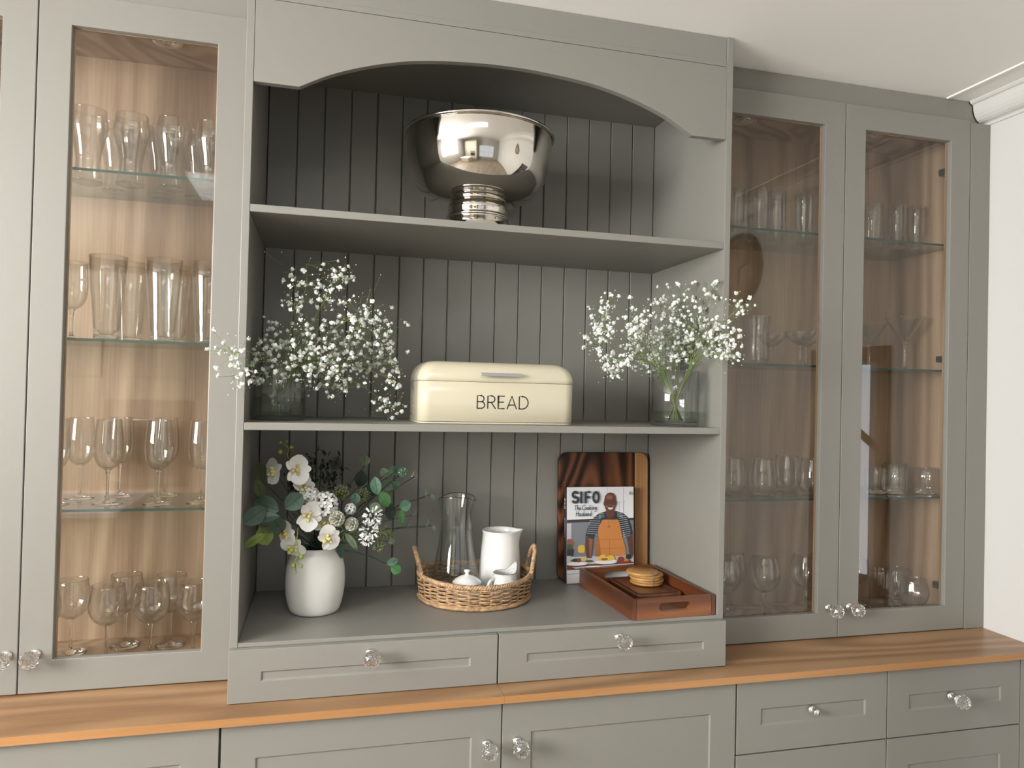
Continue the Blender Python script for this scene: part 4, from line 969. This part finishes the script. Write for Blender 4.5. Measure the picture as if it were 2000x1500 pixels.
def ring(R_, z, up=0.0):
    def f(t):
        a = 2 * PI * t
        return Vector((R_ * math.cos(a), R_ * math.sin(a), z + up * math.cos(2 * a))), Vector((math.cos(a), math.sin(a), 0)), Vector((0, 0, 1))
    return f
rope('rim', ring(BR + .0015, .0665, .0035), 420, .0062, 46)
rope('foot_ring', ring(BR * .965, .0068), 420, .0055, 46)
for a0 in (PI * .985, -PI * .03):
    def hp(t, a0=a0):
        a = a0 + (t - .5) * .62
        hgt = math.sin(PI * t) ** .55
        R_ = BR + .003 + .012 * hgt
        c = Vector((R_ * math.cos(a), R_ * math.sin(a), .058 + .082 * hgt))
        e = Vector((-math.sin(a), math.cos(a), 0))
        tg = (e * .62 * R_ + Vector((0, 0, .26 * math.cos(PI * t)))).normalized(); nr = Vector((math.cos(a), math.sin(a), 0))
        return c, nr, tg.cross(nr)
    rope('handle', hp, 90, .0058, 12, closed=False)
fl = MB()
for k in range(14):
    r = .010 + k * .0112
    fl.tube([((r + .0012 * math.cos(22 * 2 * PI * i / 96 + k * PI)) * math.cos(2 * PI * i / 96), (r + .0012 * math.cos(22 * 2 * PI * i / 96 + k * PI)) * math.sin(2 * PI * i / 96), .0062) for i in range(96)], .0054, 5, 0, closed=True)
o = fl.build('woven_base', RATTAN, bk, fix=False)
ZB = CT + .0125
# clear carafe with a heart shaped lip
cf = thing('glass_carafe', 'tall clear glass jug with a dipped wavy lip in the woven basket', 'jug', (.5530, .3300, ZB))
def lip(p, a, r, z):
    q = max(0, (z - .190) / .075)
    return (p[0], p[1], z + q * .017 * (abs(math.sin(a + .35)) - .6))
out = smooth_prof([(.060, 0), (.066, .004), (.069, .016), (.066, .045), (.059, .085), (.0515, .130), (.0465, .170), (.0455, .200), (.0485, .232), (.0535, .262)], 4)
MB().lathe([(0, 0)] + out + [(out[-1][0] - .0011, .2632)] + [(r - .0022, z) for r, z in out if z > .01][::-1] + [(0, .008)], 72, f=lip).build('body', VASEG, cf)
MB().tube([((.0528) * math.cos(2 * PI * i / 72), .0528 * math.sin(2 * PI * i / 72), .2628 + .97 * .017 * (abs(math.sin(2 * PI * i / 72 + .35)) - .6)) for i in range(72)], .0011, 6, 0, closed=True).build('dark_lip', mat('dark_lip_line', (.05, .05, .048), .3), cf)
# tall white jug
jg = thing('white_jug', 'tall glossy white ceramic jug with a pouring lip in the basket', 'jug', (.6800, .3120, ZB))
def spout(p, a, r, z):
    q = max(0, (z - .120) / .046) ** 2
    d = math.atan2(math.sin(a + .25), math.cos(a + .25)); s = math.exp(-(d / .32) ** 2)
    k = 1 + .20 * q * s
    return (p[0] * k, p[1] * k, z + .003 * q * s)
jo = smooth_prof([(.052, 0), (.0580, .003), (.0600, .012), (.0595, .05), (.0570, .100), (.0530, .145), (.0525, .160), (.0540, .168)], 4)
MB().lathe([(0, 0)] + jo + [(.0525, .1700), (.0505, .168)] + [(r - .0045, z) for r, z in jo if .01 < z < .16][::-1] + [(0, .010)], 64, f=spout).build('body', CERAM, jg)
def handle(parent, pts, r, m, name='handle'):
    P_ = smooth_prof3(pts); n = len(P_)
    return MB().tube(P_, r, 10).build(name, m, parent)
def smooth_prof3(P, n=4):
    P = [Vector(p) for p in P]; o = [P[0]]
    for i in range(len(P) - 1):
        p0, p1, p2, p3 = P[max(i - 1, 0)], P[i], P[i + 1], P[min(i + 2, len(P) - 1)]
        for k in range(1, n + 1):
            t = k / n; o.append(.5 * ((2 * p1) + (-p0 + p2) * t + (2 * p0 - 5 * p1 + 4 * p2 - p3) * t * t + (-p0 + 3 * p1 - 3 * p2 + p3) * t ** 3))
    return o
handle(jg, [(.010, .051, .140), (.014, .078, .130), (.016, .092, .095), (.014, .080, .055), (.010, .056, .045)], .006, CERAM)
# small creamer and lidded sugar bowl
cr = thing('small_creamer', 'small speckled white creamer with a worn grey rim, front of the basket', 'jug', (.6700, .2150, ZB))
def cspout(p, a, r, z):
    q = max(0, (z - .040) / .030) ** 1.5
    d = math.atan2(math.sin(a - .35), math.cos(a - .35)); s = math.exp(-(d / .5) ** 2)
    k = 1 + .16 * q * s
    return (p[0] * k, p[1] * k, z + .016 * q * s - .004 * q * (1 - s))
co = smooth_prof([(.026, 0), (.034, .004), (.0395, .022), (.0380, .045), (.0335, .062), (.0320, .074)], 4)
MB().lathe([(0, 0)] + co + [(.0305, .0755)] + [(r - .0028, z) for r, z in co if .006 < z < .075][::-1] + [(0, .006)], 56, f=cspout).build('body', SPECK, cr)
pts = []
for i in range(56):
    a = 2 * PI * i / 56; p = (.0312 * math.cos(a), .0312 * math.sin(a), .0752); pts.append(cspout(p, a, .0312, .0752))
MB().tube(pts, .0012, 6, 0, closed=True).build('rim_line', GREYRIM, cr)
handle(cr, [(-.030, -.012, .056), (-.044, -.018, .052), (-.052, -.022, .036), (-.046, -.020, .018), (-.034, -.014, .010)], .0048, SPECK)
sb = thing('sugar_bowl', 'small white lidded sugar bowl at the front left of the basket', 'bowl', (.5650, .2180, ZB))
so = smooth_prof([(.024, 0), (.033, .004), (.0400, .020), (.0395, .036), (.0370, .044)], 3)
MB().lathe([(0, 0)] + so + [(.0345, .044)] + [(r - .003, z) for r, z in so if .005 < z < .043][::-1] + [(0, .005)], 48).build('body', CERAM, sb)
ld = MB().lathe([(0, .0450)] + [(.0395, .0452), (.0405, .0468), (.0380, .0500), (.0300, .0570), (.0185, .0635), (.0080, .0665), (.0050, .0690), (.0048, .0720), (.0082, .0755), (.0090, .0785), (.0060, .0815), (0, .0820)], 48).build('lid', CERAM, sb)

# ================================================================== BOARDS, COOKBOOK, TRAY, COASTERS
def slab(m, w, h, t, r, mi=0): return m.prism(rrect(-w / 2, w / 2, 0, h, r, 7), 'Y', 0, t, mi)
bo = thing('chopping_board', 'large dark walnut chopping board with a pale edge leaning behind the cookbook', 'board', (1.0390, .4060, CT + .0006), (-math.atan2(.016, .395), 0, 0))
wB, hB, tB = .300, .397, .020
full = rrect(-wB / 2, wB / 2, 0, hB, .030, 8); xs = wB / 2 - .046
def clip(poly, x, keep_left):
    o = []
    for i, p in enumerate(poly):
        q = poly[(i + 1) % len(poly)]
        ip = (p[0] <= x) == keep_left; iq = (q[0] <= x) == keep_left
        if ip: o.append(p)
        if ip != iq: t = (x - p[0]) / (q[0] - p[0]); o.append((x, p[1] + t * (q[1] - p[1])))
    return o
MB().prism(clip(full, xs, True), 'Y', 0, tB).build('dark_plank', WALNUT, bo, .003)
MB().prism(clip(full, xs, False), 'Y', 0, tB).build('pale_plank', SAPWOOD, bo, .003)
# cookbook: pages, cover boards, spine and the printed front
CW, CH, CTk = .2210, .2920, .0220
bkx = thing('cookbook', 'hardback cookbook SIFO The Cooking Husband with a man in an orange apron', 'book', (.9050, .3720, CT + .0008), (-math.atan2(.017, .292), 0, 0))
mk = lambda n, c, r=.45: mat('print_' + n, c, r, coat=0.25)
PWH, PNV, PGY, PBR, PAP, PYE, PRD, PGN = mk('white', (.74, .74, .76)), mk('navy', (.022, .032, .045)), mk('grey', (.19, .20, .225)), mk('skin', (.115, .040, .026)), mk('apron', (.52, .20, .050)), mk('yellow', (.68, .45, .06)), mk('red', (.24, .045, .025)), mk('green', (.055, .10, .030))
PLG, PTB, PDK, PAD, PSH, PTW = mk('pale_grey', (.48, .49, .52)), mk('table', (.16, .055, .030)), mk('dark', (.035, .030, .032)), mk('apron_shade', (.34, .12, .030)), mk('skin_light', (.24, .10, .065)), mk('teeth', (.75, .66, .62))
MB().box(.004, CW - .004, .0022, CTk - .0022, .003, CH - .003).build('pages', mat('page_block', (.72, .69, .62), .8), bkx)
MB().box(0, CW, 0, .0021, 0, CH).build('front_board', PWH, bkx, .0005)
MB().box(0, CW, CTk - .0021, CTk, 0, CH).build('back_board', PDK, bkx, .0005)
MB().box(-.0022, .0001, 0, CTk, 0, CH).build('spine', PDK, bkx, .0005)
K = CW / 1103.0
U = lambda x: (x - 85) * K
V = lambda y: CH - (y - 92) * K
class Pr:
    lay = 0
def pr(poly, m, name=None, solid=True):
    Pr.lay += 1; y = -.00006 * Pr.lay
    if m not in PB: PB[m] = MB()
    PB[m].add([(min(max(U(a), .0002), CW - .0002), y, min(max(V(b), .0002), CH - .0002)) for a, b in poly], [tuple(range(len(poly)))])
def el(cx, cy, rx, ry, n=20, a0=0, a1=360): return [(cx + rx * math.cos(math.radians(a0 + (a1 - a0) * k / n)), cy + ry * math.sin(math.radians(a0 + (a1 - a0) * k / n))) for k in range(n)]
PB = {}
pr([(85, 585), (1190, 585), (1190, 1170), (85, 1170)], PGY)
pr([(85, 585), (1190, 575), (1190, 610), (85, 632)], PDK)
pr([(85, 640), (160, 640), (150, 1170), (85, 1170)], PLG)
pr([(748, 100), (754, 100), (754, 400), (748, 400)], PLG); pr([(1014, 100), (1024, 100), (1020, 560), (1010, 560)], PLG)
for x in (938, 1008): pr([(x, 330), (x + 22, 312), (x + 28, 318), (x + 14, 345), (x + 12, 462), (x, 470)], PLG)
pr([(85, 1150), (1190, 1140), (1190, 1290), (85, 1300)], PLG)
pr([(85, 1270), (1190, 1255), (1190, 1330), (85, 1345)], PTB)
# left still life
pr(el(130, 950, 78, 78), PSH); pr(el(125, 1010, 60, 55), PGN); pr([(85, 1030), (205, 1030), (195, 1130), (85, 1130)], PDK)
pr([(262, 1000), (375, 995), (372, 1070), (355, 1090), (285, 1090), (265, 1060)], PYE); pr([(262, 1000), (375, 995), (350, 972), (290, 975)], PYE)
# shirt, neck, arms
pr([(690, 475), (880, 462), (1010, 500), (1085, 560), (1150, 700), (1172, 820), (1050, 880), (1010, 760), (1000, 1120), (560, 1120), (570, 780), (520, 890), (385, 830), (430, 690), (520, 560), (600, 500)], PNV)
for k in range(11):
    y = 520 + k * 30
    pr([(470 - 8 * k if k < 9 else 560, y + 22 + k), (640 - k * 6, y + 26 + 3 * k), (640 - k * 6, y + 32 + 3 * k), (470 - 8 * k if k < 9 else 560, y + 29 + k)], PLG)
    pr([(930 + k * 5, y + 24 + 3 * k), (1060 + 9 * k if k < 9 else 1120, y + 12), (1060 + 9 * k if k < 9 else 1120, y + 19), (930 + k * 5, y + 31 + 3 * k)], PLG)
for k in range(3): pr([(600, 505 + k * 26), (690, 492 + k * 26), (692, 498 + k * 26), (600, 512 + k * 26)], PLG); pr([(905, 485 + k * 26), (1000, 510 + k * 24), (1000, 516 + k * 24), (905, 492 + k * 26)], PLG)
pr([(385, 835), (520, 890), (505, 1010), (480, 1175), (400, 1165), (380, 1000)], PBR); pr([(440, 870), (500, 890), (470, 1160), (450, 1160)], PSH)
pr([(1065, 880), (1160, 825), (1165, 1165), (1110, 1165), (1090, 1000)], PBR)
pr([(715, 455), (855, 455), (875, 520), (830, 575), (760, 580), (705, 520)], PBR)
pr([(760, 570), (690, 560), (690, 470), (710, 470), (735, 545), (800, 575), (850, 540), (872, 465), (895, 470), (890, 560), (830, 590)], PNV)
# apron
pr([(655, 600), (690, 592), (920, 596), (940, 640), (985, 850), (1035, 1010), (1050, 1150), (540, 1150), (560, 900), (600, 700)], PAP)
pr([(540, 1150), (560, 900), (585, 780), (610, 900), (640, 1150)], PAD); pr([(762, 600), (772, 600), (776, 720), (766, 720)], PAD); pr([(740, 690), (800, 690), (790, 715), (750, 715)], PAD)
pr([(590, 893), (975, 893), (977, 899), (590, 899)], PAD); pr([(600, 1030), (1010, 1030), (1010, 1037), (600, 1037)], PAD); pr([(775, 900), (781, 900), (783, 1150), (774, 1150)], PAD)
# head
pr(el(693, 345, 16, 36), PBR); pr(el(884, 340, 14, 34), PBR)
pr([(688, 300), (700, 235), (740, 190), (790, 176), (840, 190), (876, 235), (886, 300), (882, 380), (862, 440), (825, 482), (785, 494), (745, 478), (712, 435), (694, 380)], PBR)
pr(el(780, 250, 55, 34), PSH); pr(el(735, 385, 20, 16), PSH); pr(el(840, 380, 18, 15), PSH)
for x in (742, 832): pr(el(x, 328, 19, 7), PDK); pr([(x - 24, 308), (x, 298), (x + 24, 306), (x, 304)], PDK)
pr(el(790, 362, 20, 14), PAD if False else PBR); pr(el(790, 368, 22, 9), PRD)
pr([(742, 400), (790, 408), (838, 396), (826, 430), (792, 444), (756, 432)], PTW); pr([(738, 398), (790, 404), (842, 394), (838, 400), (790, 411), (742, 404)], PRD)
# food
pr(el(250, 1250, 165, 30), PWH); pr(el(255, 1210, 120, 42, 20, 180, 380), PGN); pr(el(270, 1205, 50, 26), PRD); pr(el(350, 1190, 45, 24), PYE); pr(el(210, 1200, 40, 25), PDK)
pr(el(720, 1235, 185, 38), PWH); pr([(560, 1215), (590, 1170), (640, 1120), (700, 1130), (720, 1160), (790, 1135), (840, 1150), (870, 1210), (720, 1225)], PYE); pr(el(690, 1195, 60, 16), PSH)
pr(el(1010, 1240, 120, 38), PRD); pr(el(960, 1200, 50, 40), PRD); pr(el(1090, 1170, 50, 40), PDK); pr(el(1050, 1220, 40, 20), PAP)
pr([(160, 1300), (1180, 1270), (1180, 1285), (220, 1322)], PLG)
pr(el(440, 1215, 60, 16), PGN); pr(el(500, 1300, 120, 12), PWH)
pr([(85, 1345), (1190, 1330), (1190, 1540), (85, 1540)], PWH); pr([(85, 1400), (300, 1390), (300, 1396), (85, 1406)], PGY)
# publisher's oval
pr(el(1122, 190, 22, 30), PAP); pr(el(1122, 192, 16, 24), PWH); pr(el(1120, 192, 8, 17), PDK)
tx = lambda mb, s, x, y, h, wd, gap, slant=0: text(mb, s, U(x), V(y), h * K, wd * K, -.00006 * (Pr.lay + 2), gap, slant=slant)
TX = MB()
tx(TX, 'S', 168, 322, 158, 38, .2); tx(TX, 'I', 296, 325, 158, 38, .2); tx(TX, 'F', 380, 325, 158, 38, .2)
text(TX, 'O', U(500), V(322), 152 * K, 38 * K, -.00006 * (Pr.lay + 2), .2)
tx(TX, 'The', 195, 437, 72, 9, .10, .12); tx(TX, 'Cooking', 322, 437, 76, 9, .08, .12); tx(TX, 'Husband', 222, 530, 74, 9, .08, .12)
TX.build('title_lettering', PNV, bkx)
allp = MB()
for k, mb in enumerate(PB.values()): allp.add(mb.v, mb.f, k)
o = allp.build('cover_picture', list(PB.keys()), bkx, fix=False); o['kind'] = 'stuff'
SPT = MB(); text(SPT, 'SIFO', 0, 0, .011, .0018, 0, .35, P=lambda u, v, t: (-.0026, .0055 + v, CH - .035 - u))
text(SPT, 'The Cooking Husband', 0, 0, .006, .0009, 0, .12, P=lambda u, v, t: (-.0026, .0075 + v, CH - .095 - u))
SPT.build('spine_lettering', PWH, bkx)
# serving tray of reddish wood with slotted handles
tr = thing('serving_tray', 'reddish wooden serving tray with slotted handle holes at the front right', 'tray', (.9540, -.0060, CT + .0004), (0, 0, math.radians(2.6)))
TW, TL, TH, TT = .2440, .3580, .0530, .0125
MB().box(TT - .003, TW - TT + .003, TT - .003, TL - TT + .003, 0, .008).build('base', TRAYW, tr, .001)
for x in (0, TW - TT): MB().box(x, x + TT, 0, TL, 0, TH).build('long_side', TRAYW, tr, .0015)
def endwall(y):
    m = MB(); hw, hh, zc = .045, .0105, TH * .56
    hole = rrect(TW / 2 - hw, TW / 2 + hw, zc - hh, zc + hh, hh * .98, 6); n = len(hole)
    x0, x1 = TT + .0002, TW - TT - .0002
    outer = []
    for p in hole:
        dx, dz_ = p[0] - TW / 2, p[1] - zc
        sx = (x1 - x0) / 2 / hw; 
        k = max(abs(dx) / hw, abs(dz_) / hh)
        outer.append((TW / 2 + dx / k * ((x1 - x0) / 2) / hw if k else 0, (TH if dz_ > 0 else 0) if abs(dz_) / hh >= abs(dx) / hw - 1e-6 else zc + dz_ / k * 1.0))
    # square off corners by walking the outline
    out2 = []
    for p in hole:
        dx, dz_ = p[0] - TW / 2, p[1] - zc
        t = min(((x1 - x0) / 2) / max(abs(dx), 1e-6), ((TH - zc) if dz_ > 0 else zc) / max(abs(dz_), 1e-6))
        out2.append((TW / 2 + dx * t, zc + dz_ * t))
    corners = [(x1, TH), (x0, TH), (x0, 0), (x1, 0)]
    for c_ in corners:
        i = min(range(n), key=lambda q: (out2[q][0] - c_[0]) ** 2 + (out2[q][1] - c_[1]) ** 2); out2[i] = c_
    vs = [(x, yy, z) for yy in (y, y + TT) for x, z in hole + out2]
    fs = []
    for i in range(n):
        j = (i + 1) % n
        fs += [(i, j, n + j, n + i), (2 * n + i, 3 * n + i, 3 * n + j, 2 * n + j), (i, 2 * n + i, 2 * n + j, j), (n + i, n + j, 3 * n + j, 3 * n + i)]
    m.add(vs, fs); return m
for y in (0, TL - TT): endwall(y).build('handle_end', TRAYX, tr, .0008)
sbd = thing('small_serving_board', 'small dark wooden board with a handle hole lying inside the tray', 'board', (1.0940, .2300, CT + .0090), (0, math.radians(0), math.radians(2.6)))
m = MB(); w2, l2, t2 = .148, .205, .017
body_ = rrect(-w2 / 2, w2 / 2, -l2 / 2, l2 / 2, .020, 6)
m.prism(body_, 'Z', 0, t2)
m.build('body', TRAYW, sbd, .003)
MB().tube([(x, y, t2 + .0002) for x, y in rrect(-w2 / 2 + .012, w2 / 2 - .012, -l2 / 2 + .012, l2 / 2 - .012, .014, 5)], .0018, 6, 0, closed=True).build('juice_groove', mat('groove_dark', (.05, .016, .008), .5), sbd)
cx, cy, zc = 1.1080, .2450, CT + .0090 + t2 + .0022
for k, (dx, dy, l) in enumerate(((0, 0, 'lowest coaster of the stack, resting on the small board'), (.004, .001, 'second coaster from the bottom of the stack'), (-.002, -.002, 'third coaster from the bottom of the stack'),
                                 (.003, .003, 'fourth coaster, directly under the top one'), (-.012, .0, 'round pale wooden coaster on top of the stack in the tray'))):
    o = MB().lathe([(0, 0), (.0460, 0), (.0475, .0012), (.0475, .0058), (.0460, .0070), (0, .0070)], 48).build('coaster', BAMBOO, None)
    o.location = (cx + dx, cy + dy, zc + k * .0073); o.rotation_euler.z = k * .7
    tag(o, l, 'coaster', 'round wooden coasters stacked in the tray')
tie = thing('coaster_tie', 'thin dark cord hanging down over the front of the coaster stack', 'cord', (cx, cy - .05, zc))
m = MB().tube([(-.004, .012, .0378), (-.004, .001, .0375), (-.004, -.0015, .030), (-.004, -.0012, .010), (-.004, -.002, .001)], .0009, 5)
m.build('cord', GREYRIM, tie)
